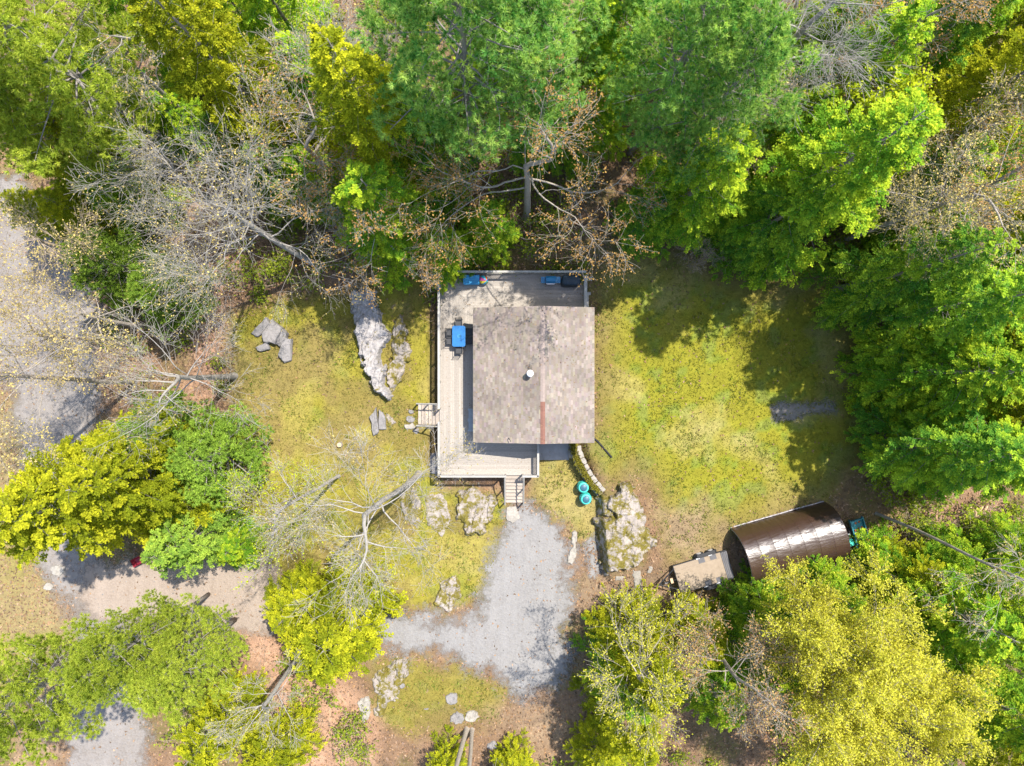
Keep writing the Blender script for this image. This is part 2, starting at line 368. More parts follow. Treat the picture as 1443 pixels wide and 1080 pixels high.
def gcol(x, y):
    x = np.asarray(x, float); y = np.asarray(y, float)
    n1 = fbm(x + 5, y + 8, .25, 5)[..., None]; n2 = fbm(x + 70, y + 31, 1.1, 4)[..., None]; n3 = fbm(x + 33, y + 81, .12, 3)[..., None]
    A = lambda c: np.array(c)
    lit = A((.12, .075, .045)) * (1 - n2) + A((.25, .16, .10)) * n2
    lit = lit * (1 - .55 * smooth(.48, .62, n1)) + A((.12, .12, .03)) * .55 * smooth(.48, .62, n1)
    jit = (fbm(x, y, .6, 4) - .5) * 2.2
    def wt(poly, f=.9): return smooth(-f, f, sdist(poly, x, y) + jit)[..., None]
    pink = A((.34, .21, .14)) * (.75 + .5 * n2)
    for q in PINK: k = wt(q, 1.2); lit = lit * (1 - k) + pink * k
    gy = A((.205, .195, .021)); gg = A((.130, .178, .018)); st = A((.31, .26, .095)); br = A((.165, .12, .05))
    gr = gy * (1 - smooth(.52, .68, n2)) + gg * smooth(.52, .68, n2)
    s = smooth(.52, .66, n1) * .55 + smooth(.60, .7, n2) * .25; gr = gr * (1 - s) + st * s
    gl = gr * .66 + A((.25, .195, .045)) * .34
    b = smooth(.50, .64, fbm(x + 11, y + 44, .35, 4))[..., None] * .6
    gl = gl * (1 - b) + br * b
    edge = smooth(0, 3.2, sdist(LAWN_R, x, y))[..., None]
    gR = gr * (.35 + .65 * edge) + br * (.65 - .65 * edge)
    c = lit
    for col, poly in ((gR, LAWN_R), (gl, LAWN_L), (gl * .6 + br * .4, LAWN_B), (gr * .5 + A((.28, .21, .10)) * .5, LAWN_P)):
        k = wt(poly); c = c * (1 - k) + col * k
    dc = A((.24, .172, .112)) * (.75 + .5 * n2)
    for q in DIRT: k = wt(q, 1.3) * .9; c = c * (1 - k) + dc * k
    q = wpoly([(-60,560),(70,560),(60,700),(60,800),(90,900),(30,960),(-60,960)]); k = wt(q, 1.3) * .85; c = c * (1 - k) + (A((.27, .20, .12)) * (1 - n1) + A((.22, .20, .04)) * n1) * k
    shade_strip = smooth(-.25, .25, .55 - np.abs(np.hypot(0, x + 5.2)) + 0 * y)[..., None] * smooth(-6.4, -6.0, y)[..., None] * smooth(8, 7, y)[..., None]  # deck and railing shadow painted as a dark band into the ground colour
    c = c * (1 - .7 * shade_strip) + A((.13, .09, .05)) * .7 * shade_strip
    return c
def lawnness(x, y):
    return np.maximum.reduce([smooth(-.6, .6, sdist(p_, x, y)) for p_ in (LAWN_R, LAWN_L, LAWN_B, LAWN_P)])

STEP = .25
gx = np.concatenate([[-900, -500, -280, -160, -100, -70, -55, -47], np.arange(-42, 42.01, STEP), [47, 55, 70, 100, 160, 280, 500, 900]])
gy_ = np.concatenate([[-900, -500, -280, -160, -100, -70, -50, -40], np.arange(-34, 34.01, STEP), [40, 50, 70, 100, 160, 280, 500, 900]])
GX, GY = np.meshgrid(gx, gy_, indexing='ij'); GZ = H(GX, GY); nx_, ny_ = GX.shape
def grid_obj(name, mat, keep=None, off=0.0, cols=None):
    idx = np.arange(nx_ * ny_).reshape(nx_, ny_)
    f = np.stack([idx[:-1, :-1], idx[1:, :-1], idx[1:, 1:], idx[:-1, 1:]], -1).reshape(-1, 4)
    V = np.stack([GX, GY, GZ + off], -1).reshape(-1, 3); C = cols.reshape(-1, 3)
    if keep is not None:
        kv = keep.reshape(-1); f = f[kv[f].any(1)]; u, inv = np.unique(f, return_inverse=True); V = V[u]; C = C[u]; f = inv.reshape(-1, 4)
    b = Buf(); b.add(V, f, C); o = b.obj(name, mat, smooth_=True); o["kind"] = "structure"; return o
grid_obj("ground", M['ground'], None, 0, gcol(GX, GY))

PAD = wpoly([(716,718),(748,716),(785,735),(806,785),(808,850),(798,895),(800,935),(775,980),(730,985),(690,950),(640,928),(565,918),(480,905),(400,890),(400,850),(480,850),(565,868),(640,865),(672,852),(690,800),(703,760)])
DRV = wpoly([(420,895),(300,890),(200,885),(120,880),(110,800),(200,780),(300,775),(380,785),(420,845)])
ROAD = wpoly([(-260,215),(30,250),(95,300),(135,380),(145,470),(150,560),(135,640),(125,720),(145,800),(200,870),(208,960),(206,1200),(95,1200),(95,980),(105,860),(55,800),(40,700),(25,600),(0,500),(-260,440)])
STRIP = wpoly([(1082,572),(1175,563),(1182,582),(1088,594)], .6)
BAY = wpoly([(823,757),(838,748),(852,805),(832,814)])
def sheet(name, poly, mat, off, fade):
    d = sdist(poly, GX, GY); e = np.clip(d / fade * .5 + .5, 0, 1)
    return grid_obj(name, mat, d > -fade, off, np.repeat(e[..., None], 3, -1))
sheet("gravel_road", ROAD, M['roadgravel'], .012, 1.5)
sheet("dirt_driveway", DRV, M['dirt'], .018, 1.6)
sheet("gravel_driveway", PAD, M['gravel'], .026, 1.9)
sheet("gravel_strip", STRIP, M['roadgravel'], .014, .6)
sheet("gravel_patch", BAY, M['gravel'], .014, .6)

# ------------------------------------------------------------------ leaf quads
def unit(v): return v / (np.linalg.norm(v, axis=-1, keepdims=True) + 1e-9)
def kites(b, pos, d, nrm, L, W, col, m=0, tri=False):
    n = len(pos); d = unit(d); s = unit(np.cross(d, nrm)); L = np.broadcast_to(L, (n,))[:, None]; W = np.broadcast_to(W, (n,))[:, None]
    if tri:
        v = np.stack([pos - s * W * .5, pos + d * L, pos + s * W * .5], 1).reshape(-1, 3)
        b.add(v, np.arange(3 * n).reshape(n, 3), np.repeat(col, 3, 0), m); return
    mid = pos + d * L * .5
    v = np.stack([pos, mid + s * W * .5, pos + d * L, mid - s * W * .5], 1).reshape(-1, 3)
    f = np.arange(4 * n).reshape(n, 4); b.add(v, f, np.repeat(col, 4, 0), m)
def lc(r, n, mixv=None):
    """leaf colour code: R = pigment mix, G = lightness jitter"""
    c = np.zeros((n, 3)); c[:, 0] = np.clip(mixv if mixv is not None else r.random(n), 0, 1); c[:, 1] = r.random(n); return c

def hemlock(seed, h=15., R=4., nb=95, leaf=.21):
    """branches carry separate flat sprays, each spray a small fern of leaflets with a pale tip"""
    r = np.random.default_rng(seed); tr = Buf(); cr = Buf()
    zz = np.linspace(0, h, 9); wob = np.cumsum(r.normal(0, .05, (9, 2)), 0)
    tr.tube(np.c_[wob, zz], .22 * (h / 15) * (1 - zz / h * .95) * (1 + .8 * (zz == 0)) + .01, 7)
    t = (np.arange(nb) + r.random(nb)) / nb; t = .06 + .93 * t ** .9
    K = 8; u = np.linspace(.1, 1, K)
    for i in range(nb):
        ti = t[i]; z = ti * h; a = i * 2.399 + r.normal(0, .4)
        L = R * (1 - ti) ** .66 * r.uniform(.5, 1.18) * (1 if ti > .16 else .8) + .3
        up = .42 - .55 * (1 - ti) * r.uniform(.4, 1.2); drp = r.uniform(.16, .40)
        s = np.linspace(0, 1, 9); az = a + s * r.normal(0, .22); c0 = np.interp(z, zz, wob[:, 0]), np.interp(z, zz, wob[:, 1])
        bp = np.c_[c0[0] + np.cos(az) * s * L, c0[1] + np.sin(az) * s * L, z + L * (up * s - drp * s * s)]
        tr.tube(bp[::2], .020 * (L / R) * (1.1 - s[::2]) + .004, 3, cap=False)
        bd = unit(np.gradient(bp, axis=0)); m = max(6, int(L * 6.4)); q = np.r_[1.0, r.uniform(.16, 1, m - 1) ** .75]
        base = np.stack([np.interp(q, s, bp[:, j]) for j in range(3)], 1); dr = unit(np.stack([np.interp(q, s, bd[:, j]) for j in range(3)], 1))
        side = unit(np.cross(dr, [0, 0, 1.])); sg = np.where(np.arange(m) % 2, 1, -1) * (np.arange(m) > 0)
        an = np.radians(r.uniform(30, 68, m)) * (np.arange(m) > 0)
        td = unit(dr * np.cos(an)[:, None] + side * (sg * np.sin(an))[:, None] + np.c_[np.zeros((m, 2)), r.normal(.02, .26, m)])
        tl = (.34 * L * (1.1 - q) ** .6 + .30) * r.uniform(.65, 1.25, m); hue = r.normal(.38, .28) + r.normal(0, .18, m)
        tp = base[:, None] + td[:, None] * (tl[:, None] * u)[..., None]; tp[..., 2] -= .22 * (tl[:, None] * u) ** 2
        ts = unit(np.cross(td, np.array([0, 0, 1.]) + r.normal(0, .3, (m, 3))))
        for ss in (-1, 1):
            # side leaflets shrink towards the tip, each set with three blades
            w_ = (.21 * tl[:, None] * (1.08 - u) ** .7 + .07)
            for kk in range(3):
                d = (td[:, None] * .8 + ss * ts[:, None] * .75 + r.normal(0, .20, (m, K, 3))); d[..., 2] -= .06; d = unit(d)
                pos = tp + d * (w_ * (kk / 3.0))[..., None]
                n = m * K; mix_ = (hue[:, None] + .75 * (u[None] - .55) + .12 * (kk - 1)).repeat(1, 0)
                kites(cr, pos.reshape(-1, 3) + r.normal(0, .02, (n, 3)), d.reshape(-1, 3), np.array([0, 0, 1.]) + r.normal(0, .45, (n, 3)), np.maximum(w_ * .55, leaf * .5).ravel() * r.uniform(.8, 1.25, n), leaf * .44 * r.uniform(.7, 1.25, n), lc(r, n, mix_.ravel() + r.normal(0, .14, n)))
    return tr.mesh("trunk", M['bark_grey'], True), cr.mesh("crown", M['hem_mid'])

def pine(seed, h=22., R=4.5, whorls=13, start=.42, tn=27, nl=.27):
    r = np.random.default_rng(seed); tr = Buf(); cr = Buf()
    zz = np.linspace(0, h, 10); wob = np.cumsum(r.normal(0, .07, (10, 2)), 0)
    tr.tube(np.c_[wob, zz], .24 * (h / 22) * (1 - zz / h * .93) + .015, 8)
    def puff(c, ax_):
        """needle tufts gathered into rounded puffs at the ends of the side branches"""
        k = 10; m = len(c); o = unit(r.normal(0, 1, (m, k, 3))) * [1, 1, .55] * (r.uniform(.3, 1, (m, k, 1)) ** .6) * (r.uniform(.40, .68, (m, 1, 1)) * (nl / .26))
        tc = (c[:, None] + o + ax_[:, None] * .12).reshape(-1, 3); ta = unit(o * 1.2 + ax_[:, None] * .5 + np.array([0, 0, .35])).reshape(-1, 3)
        pos = np.repeat(tc, tn, 0); n = len(pos); d = unit(r.normal(0, .62, (n, 3)) + np.repeat(ta, tn, 0))
        hue = np.repeat(np.clip(np.repeat(r.normal(.34, .16, m), k) + .85 * o[..., 2].ravel() + r.normal(0, .10, m * k), 0, 1), tn)  # lit tops and shaded undersides of the puffs put into the pigment mix
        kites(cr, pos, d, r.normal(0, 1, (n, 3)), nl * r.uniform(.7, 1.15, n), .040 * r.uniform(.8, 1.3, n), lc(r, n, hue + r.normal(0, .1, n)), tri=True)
    for wv in range(whorls):
        t = start + (1 - start) * (wv + r.random() * .6) / whorls; z = t * h; tt = (t - start) / (1 - start)
        Lm = R * (1 - tt ** 1.8) ** .8 * (.72 + .28 * min(1, tt * 4)) + .3
        nb = r.integers(4, 7); a0 = r.random() * 6.28
        for i in range(nb):
            L = Lm * r.uniform(.6, 1.15); a = a0 + i * 6.283 / nb + r.normal(0, .25); up = .12 + .5 * tt + r.normal(0, .1)
            s = np.linspace(0, 1, 6); az = a + s * r.normal(0, .2)
            bp = np.c_[np.interp(z, zz, wob[:, 0]) + np.cos(az) * s * L, np.interp(z, zz, wob[:, 1]) + np.sin(az) * s * L, z + L * (up * s - .10 * s * s)]
            tr.tube(bp, (.045 * L / R + .012) * (1.1 - s) + .006, 4, cap=False)
            ns = int(3 + L * 1.8); sp = np.r_[1.0, r.uniform(.12 if tt > .55 else .3, 1.0, ns - 1)]
            base = np.stack([np.interp(sp, s, bp[:, j]) for j in range(3)], 1); ax = unit(bp[-1] - bp[0]); sd = unit(np.cross(ax, [0, 0, 1.]))
            off = r.choice([-1, 1], ns) * r.uniform(.15, .42, ns) * L * (1.15 - sp) ** .7; off[0] = 0
            c = base + sd * off[:, None] + ax * (np.abs(off) * .6)[:, None]; c[:, 2] += r.normal(.12, .12, ns)
            for q in range(ns): tr.tube(np.array([base[q], c[q]]), [.014, .008], 3, cap=False)
            puff(c, unit(ax * .5 + sd * np.sign(off)[:, None] * .3 + [0, 0, .5]))
    puff(np.array([[wob[-1, 0], wob[-1, 1], h - .1], [wob[-1, 0], wob[-1, 1], h - .6]]), np.array([[0, 0, 1.], [0, 0, 1.]]))
    return tr.mesh("trunk", M['bark_grey'], True), cr.mesh("crown", M['pine'])

def deciduous(seed, h=16., hb=8., R=5., r0=.26, bark='bark_pale', bud='bud_tan', nbud=2500, budsz=.12, lean=(0, 0), counts=(7, 5, 5, 4), wob=.16, upt=.10, budspread=.10, clump=1, bare=.0, twigr=.0065):
    """trunk, limbs and twigs grown level by level; buds sit on the outer twigs"""
    r = np.random.default_rng(seed); tr = Buf(); tw = Buf(); tips = []
    sides = (9, 6, 5, 4, 3)
    def grow(p, d, L, rad, lev):
        n = max(3, int(L / (1.0, .55, .4, .28, .22)[lev])) + 1; seg = L / (n - 1); pts = [p]; d = np.array(d, float)
        for k in range(n - 1):
            d = unit(d + r.normal(0, wob * (.08 if lev == 0 else 1.0), 3) + np.array([0, 0, upt * (.3 if lev > 2 else 1)]))
            pts.append(pts[-1] + d * seg)
        pts = np.array(pts); s = np.linspace(0, 1, n); rr = np.maximum(rad * (1 - s * (.42 if lev == 0 else .72)), twigr)
        if lev == 0:
            pts = np.vstack([pts[0], pts[0] + (pts[1] - pts[0]) * .22, pts[0] + (pts[1] - pts[0]) * .5, pts[1:]]); rr = np.r_[rr[0] * 1.6, rr[0] * 1.22, rr[0] * 1.05, rr[1:]]; s = np.r_[0, s[1] * .22, s[1] * .5, s[1:]]; n += 2
        (tr if lev < 2 else tw).tube(pts, rr, sides[lev], cap=False)
        if lev >= 3: tips.append(pts[1:])
        if lev == 4 or lev >= len(counts): return
        nc = counts[lev] + (r.integers(-1, 2) if lev else 0)
        for c in range(nc):
            if lev == 0: f = 1 - (.46 * (c / nc)) * r.uniform(.5, 1.0)
            else: f = r.uniform(.28, 1.0) if c else 1.0
            q = np.array([np.interp(f, s, pts[:, j]) for j in range(3)]); rq = np.interp(f, s, rr)
            i = min(n - 2, int(f * (n - 1))); dd = unit(pts[i + 1] - pts[i])
            if lev == 0: az = c * 2.4 + r.normal(0, .35); e = r.uniform(.05, 1.05) if c else 1.2; nd = np.array([math.cos(az) * math.cos(e), math.sin(az) * math.cos(e), math.sin(e)])
            else:
                pr = unit(r.normal(0, 1, 3)); pr = unit(pr - dd * (pr @ dd)); an = math.radians(r.uniform(28, 62)) * (0.45 if (c == 0) else 1); nd = dd * math.cos(an) + pr * math.sin(an)
            LL = R * (1.0, .60, .36, .22)[lev] * r.uniform(.65, 1.2) * (1.0 if lev == 0 else (1.15 - .5 * f))
            if lev == 0: LL = R * r.uniform(.55, 1.35)
            grow(q, nd, LL, (rq * .97 if (c == 0 and lev == 0) else min(rq * .85, max(rq * (r.uniform(.25, .40) if lev == 0 else r.uniform(.44, .62)), .008))) , lev + 1)
    d0 = unit(np.array([lean[0], lean[1], 1.]))
    grow(np.array([0, 0, -.15]), d0, hb, r0, 0)
    lf = None
    if nbud:
        T = np.vstack(tips); pick = r.integers(0, len(T), nbud)
        if clump > 1: pick = np.repeat(pick[:nbud // clump], clump)
        n = len(pick); pos = T[pick] + r.normal(0, budspread, (n, 3))
        lf = Buf(); kites(lf, pos, r.normal(0, 1, (n, 3)) + [0, 0, -.2], r.normal(0, .6, (n, 3)) + [0, 0, 1.], budsz * r.uniform(.6, 1.3, n), budsz * .8 * r.uniform(.6, 1.2, n), lc(r, n), tri=nbud > 10000)
        lf = lf.mesh("leaves", M[bud])
    return tr.mesh("trunk", M[bark], True), tw.mesh("branches", M[bark], True), lf

# ------------------------------------------------------------------ cabin
DZ = 1.35                                  # deck height
WX0, WX1, WY0, WY1 = -2.1, 4.95, -3.5, 4.5
EZ, RZ, RX = 3.52, 4.52, 1.96
cabin = thing("cabin", "brown shingled cabin roof with white vent pipe in the middle of the clearing", "house", (0, 0, 0))
b = Buf(); b.box(((WX0 + WX1) / 2, (WY0 + WY1) / 2, DZ / 2 - .2), (WX1 - WX0 - .1, WY1 - WY0 - .1, DZ + .4)); b.obj("foundation", M['concrete'], cabin)
def siding_wall(p0, p1, z0, ztop):
    """lap siding: each board a wedge; ztop(t) gives the wall top along the wall"""
    p0 = np.array(p0); p1 = np.array(p1); L = np.linalg.norm(p1 - p0); d = (p1 - p0) / L; nrm = np.array([d[1], -d[0]]); bb = Buf()
    z = z0; ts = np.linspace(0, 1, 13)
    while z < max(ztop(t) for t in ts):
        ok = [t for t in ts if ztop(t) > z + .02]
        if ok:
            a, c = p0 + d * L * ok[0], p0 + d * L * ok[-1]; z2 = z + .17
            v = [[*(a + nrm * .03), z], [*(c + nrm * .03), z], [*(c + nrm * .01), z2], [*(a + nrm * .01), z2], [*(a - nrm * .06), z], [*(c - nrm * .06), z], [*(c - nrm * .06), z2], [*(a - nrm * .06), z2]]
            bb.add(v, [[0,1,2,3],[5,4,7,6],[3,2,6,7],[1,0,4,5],[0,3,7,4],[2,1,5,6]])
        z += .17
    return bb.obj("wall", M['siding'], cabin)
roofz = lambda x: RZ - .225 * abs(x - RX) - .12
siding_wall((WX0, WY1), (WX0, WY0), DZ, lambda t: roofz(WX0)); siding_wall((WX1, WY0), (WX1, WY1), DZ, lambda t: roofz(WX1))
siding_wall((WX0, WY0), (WX1, WY0), DZ, lambda t: roofz(WX0 + t * (WX1 - WX0))); siding_wall((WX1, WY1), (WX0, WY1), DZ, lambda t: roofz(WX1 + t * (WX0 - WX1)))
def opening(name, c, wdt, hgt, ax, door=False):
    """window or door standing proud of the wall; ax = outward normal"""
    ax = np.array(ax, float); along = np.array([-ax[1], ax[0]])
    def bx(buf, u, z, su, sz, dep, out):
        cc = np.array([c[0], c[1], c[2]]) + np.array([*(along * u + ax * out), z]); sx = abs(along[0]) * su + abs(ax[0]) * dep; sy = abs(along[1]) * su + abs(ax[1]) * dep
        buf.box(cc, (sx, sy, sz))
    f = Buf()
    for u, z, su, sz in ((-wdt/2, 0, .08, hgt + .16), (wdt/2, 0, .08, hgt + .16), (0, hgt/2 + .04, wdt - .08, .08), (0, -hgt/2 - .04, wdt - .08, .08)): bx(f, u, z, su, sz, .08, .05)
    o = f.obj(name, M['white'], cabin)
    g = Buf(); bx(g, 0, 0 if not door else .35, wdt - .1, hgt - .02 if not door else hgt - .8, .03, .035); g.obj("pane", M['glass'], o)
    if door:
        q = Buf(); bx(q, 0, -.6, wdt - .1, hgt - 1.25, .04, .035); q.obj("panel", M['white'], o); q = Buf(); bx(q, wdt / 2 - .18, -.1, .04, .14, .06, .09); q.obj("handle", M['steel'], o)
opening("window", (WX0, 2.6, DZ + 1.35), 1.2, 1.0, (-1, 0)); opening("door", (WX0, -.6, DZ + 1.06), .95, 2.0, (-1, 0), True)
opening("window", (-.4, WY0, DZ + 1.35), 1.5, 1.1, (0, -1)); opening("window", (3.4, WY0, DZ + 1.35), 1.3, 1.0, (0, -1))
opening("window", (WX1, 0, DZ + 1.35), 1.4, 1.0, (1, 0)); opening("window", (2, WY1, DZ + 1.35), 1.2, 1.0, (0, 1)); opening("door", (2.9, WY0 + .02, 1.0 - .0), .9, 1.6, (0, -1), True)
# roof slopes: deck board under courses of single shingle tabs (courses run along the eaves)
RY0, RY1 = -3.86, 4.90
def slope(xe, label):
    sg = 1 if xe > RX else -1; run = abs(xe - RX); ze = RZ - .225 * run; ln = math.hypot(run, RZ - ze)
    base = Buf(); v = []
    for (x, z) in ((RX, RZ), (xe, ze)):
        for y in (RY0, RY1): v += [[x, y, z - .02], [x, y, z - .16]]
    base.add(v, [[0,2,6,4],[1,5,7,3],[4,6,7,5],[0,4,5,1],[2,3,7,6]]); o = base.obj("roof", M['roofbrown'], cabin); o["label"] = label
    r = np.random.default_rng(5 + sg); s = Buf(); nc = int(ln / .145); nrm = np.array([sg * (RZ - ze) / ln, 0, run / ln]); dn = np.array([sg * run / ln, 0, -(RZ - ze) / ln])
    for k in range(nc + 1):
        e0 = ln - k * .145 + .03; e1 = max(e0 - .30, 0); nt_ = int((RY1 - RY0) / .30) + 2; off = r.random() * .3
        ys = np.clip(RY0 - .02 - off + .30 * np.arange(nt_ + 1), RY0 - .02, RY1 + .02)
        for j in range(nt_):
            y0, y1 = ys[j], ys[j + 1] - .012
            if y1 - y0 < .02: continue
            lo = .012 + r.random() * .006; A = np.array([RX, 0, RZ]); q0 = A + dn * e0 + nrm * lo; q1 = A + dn * e1 + nrm * .004 
            patch = fbm(np.array([k * .145 * .8 + 40 * (sg + 2)]), np.array([y0 * .8]), 1.0, 3)[0]
            base_c = np.array((.200, .166, .138)) if sg < 0 else np.array((.214, .178, .149))  # sunlit slope toned lighter, slope turned from the sun toned darker
            tone = r.choice([.82, .92, 1.0, 1.07, 1.22], p=[.18, .24, .30, .18, .10]) * (.74 + .50 * patch)
            c = base_c * tone * np.array([1, 1 + r.normal(0, .03), 1 + r.normal(0, .05)])
            v = [[q0[0], y0, q0[2]], [q0[0], y1, q0[2]], [q1[0], y1, q1[2]], [q1[0], y0, q1[2]], [q0[0], y0, q0[2] - .014], [q0[0], y1, q0[2] - .014]]
            s.add(v, [[0, 1, 2, 3], [4, 5, 1, 0]], c)
    s.obj("shingles", M['shingle'], o, kind="stuff")
slope(-2.50, "longer brown shingled roof slope facing the deck"); slope(5.30, "shorter sunlit roof slope facing the lawn, shingles toned paler")
y = RY0 - .03
while y < RY1:
    cap = Buf(); y2 = min(y + .34, RY1 + .02); zz = RZ + .012; dx = .15; t = .01
    cap.add([[RX - dx, y, RZ - .035 + .03], [RX, y, zz + .02], [RX + dx, y, RZ - .035 + .03], [RX - dx, y2, RZ - .035 + .018], [RX, y2, zz + .006], [RX + dx, y2, RZ - .035 + .018], [RX - dx, y, RZ - .03], [RX, y, zz - .01], [RX + dx, y, RZ - .03]], [[0, 1, 4, 3], [1, 2, 5, 4], [6, 7, 1, 0], [7, 8, 2, 1]])
    red = y < -1.45
    o = cap.obj("ridge_shingle", M['redridge'] if red else M['ridge'], cabin)
    if red: o["label"] = "newer reddish ridge shingle"
    y += .30
r = np.random.default_rng(15); n = 240; lx = r.uniform(-2.4, 5.2, n); ly = r.uniform(RY0, RY1, n) ** 1; q = Buf(); kites(q, np.c_[lx, ly, RZ - .225 * np.abs(lx - RX) + .035], np.c_[r.normal(0, 1, (n, 2)), np.zeros(n)], np.c_[r.normal(0, .2, (n, 2)), np.ones(n)], r.uniform(.05, .12, n), r.uniform(.03, .08, n), np.array((.22, .14, .07)) * r.uniform(.5, 1.4, (n, 1))); tag(q.obj('fallen_leaves', M['deadleaf']), kind='stuff')
for xe in (-2.53, 5.33):
    f = Buf(); ze = RZ - .225 * abs(xe - RX); f.box((xe, (RY0 + RY1) / 2, ze - .10), (.03, RY1 - RY0, .16)); f.obj("fascia", M['siding'], cabin)
vx, vy = P(747, 526.5, 5.0)[:2]; vz = RZ - .225 * abs(vx - RX)
v = Buf(); v.lathe([(0.0, vz - .1), (.11, vz - .1), (.11, vz + .5), (.0, vz + .5)], (vx, vy, 0), 16); vp = v.obj("vent_pipe", M['galv'], cabin, True)
v = Buf(); v.lathe([(.22, vz + .5), (.225, vz + .56), (.16, vz + .64), (0.001, vz + .68)], (vx, vy, 0), 20); v.obj("cap", M['white'], vp, True)
v = Buf(); v.lathe([(.26, vz - .05), (.13, vz + .08), (.11, vz + .1)], (vx, vy, 0), 16); v.obj("collar", M['black'], vp, True)
hx, hy = P(717, 617.5, 3.9)[:2]; hv = Buf(); hzv = RZ - .225 * abs(hx - RX); hv.tube([(hx, hy, hzv - .03), (hx, hy, hzv + .25), (hx + .08, hy - .1, hzv + .32), (hx + .1, hy - .2, hzv + .26)], .025, 6); hv.obj("stack_pipe", M['black'], cabin)

# ------------------------------------------------------------------ deck
DX0, DX1, DY0, DY1, DBX = -4.95, 4.98, -6.30, 7.50, 1.80
deck = thing("deck", "weathered pale wooden deck wrapping three sides of the cabin", "deck", (0, 0, 0))
PITCH, BW = .146, .142
def board(poly):
    bb = Buf(); z = DZ + random.uniform(-.002, .002); bb.prism(poly, z - .035, z); bb.obj("deck_board", M['deckwood'], deck)
i = 0
while True:
    a = i * PITCH; x = DX0 + a
    if x + BW > WX0 - .02: break
    e = x + BW; y0a, y0b = DY0 + a, DY0 + a + BW; y1a, y1b = DY1 - a, DY1 - a - BW
    ym = random.uniform(-2.5, 3.5)
    board([(x, y0a + .004), (e, y0b + .004), (e, ym - .003), (x, ym - .003)]); board([(x, ym + .003), (e, ym + .003), (e, y1b - .004), (x, y1a - .004)])
    yb = DY0 + a
    board([(DX0 + a + .004, yb), (DBX, yb), (DBX, yb + BW), (DX0 + a + BW + .004, yb + BW)])
    yt = DY1 - a - BW; xm = random.uniform(-.8, 2.5)
    board([(DX0 + a + BW + .004, yt), (xm - .003, yt), (xm - .003, yt + BW), (DX0 + a + .004, yt + BW)]); board([(xm + .003, yt), (DX1, yt), (DX1, yt + BW), (xm + .003, yt + BW)])
    i += 1
fr = Buf()
for (x0, y0, x1, y1) in ((DX0 + .02, DY0 + .02, DX0 + .06, DY1 - .02), (DX0 + .06, DY0 + .02, DBX - .02, DY0 + .06), (DBX - .06, DY0 + .06, DBX - .02, WY0), (DX0 + .06, DY1 - .06, DX1 - .02, DY1 - .02), (DX1 - .06, WY1 + .05, DX1 - .02, DY1 - .06)):
    fr.box(((x0 + x1) / 2, (y0 + y1) / 2, DZ - .16), (x1 - x0, y1 - y0, .22))
fr.obj("rim_joist", M['railwood'], deck)
for (x, y) in [(DX0 + .12, v) for v in (-6.15, -3.5, -1, 2, 4.8, 7.35)] + [(v, DY0 + .15) for v in (-2.7, -.4, 1.65)] + [(v, DY1 - .15) for v in (-2.5, 0, 2.5, 4.85)]:
    z0 = hz(x, y) - .2; q = Buf(); q.box((x, y, (z0 + DZ - .05) / 2), (.12, .12, DZ - .05 - z0)); q.obj("deck_post", M['railwood'], deck)
def railing(p0, p1, hgt=1.0, flat=.14):
    p0 = np.array(p0); p1 = np.array(p1); L = np.linalg.norm(p1 - p0); d = (p1 - p0) / L; rot = math.atan2(d[1], d[0]); mid = (p0 + p1) / 2
    q = Buf(); q.box((*mid, DZ + hgt), (L + .06, flat, .04), rot); q.obj("top_rail", M['railwood'], deck)
    q = Buf(); q.box((*mid, DZ + hgt - .065), (L, .04, .085), rot); q.box((*mid, DZ + .12), (L, .04, .08), rot); q.obj("rail_stringer", M['railwood'], deck)
    n = max(1, round(L / 1.8))
    for k in range(n + 1):
        c = p0 + d * L * k / n; q = Buf(); q.box((*c, DZ + hgt / 2 - .03), (.09, .09, hgt - .02), rot); q.obj("rail_post", M['railwood'], deck)
    q = Buf(); m = int(L / .115)
    for k in range(m):
        c = p0 + d * L * (k + .5) / m; q.box((*c, DZ + .5 * hgt), (.035, .035, hgt - .18), rot)
    q.obj("balusters", M['railwood'], deck, kind="stuff")
railing((DX0 + .05, DY0 + .05), (DX0 + .05, -2.62)); railing((DX0 + .05, -1.72), (DX0 + .05, DY1 - .15))
railing((DX0 + .05, DY0 + .05), (-.42, DY0 + .05)); railing((.72, DY0 + .05), (DBX - .05, DY0 + .05)); railing((DBX - .05, DY0 + .05), (DBX - .05, WY0 - .1))
railing((-4.3, DY1 - .05), (DX1 - .05, DY1 - .05)); railing((DX1 - .05, 5.0), (DX1 - .05, DY1 - .35), 1.0, .2)
q = Buf(); q.box((DX1 + .22, 7.05, DZ + .45), (.45, .28, .05)); q.box((DX1 + .22, 7.05, DZ + .2), (.09, .09, .5)); q.obj("corner_ledge", M['railwood'], deck)
q = Buf(); q.box((DX1 + .17, 6.05, DZ + .45), (.36, .2, .05)); q.box((DX1 + .14, 5.35, DZ + .45), (.14, 1.2, .05)); q.obj("side_ledge", M['railwood'], deck)

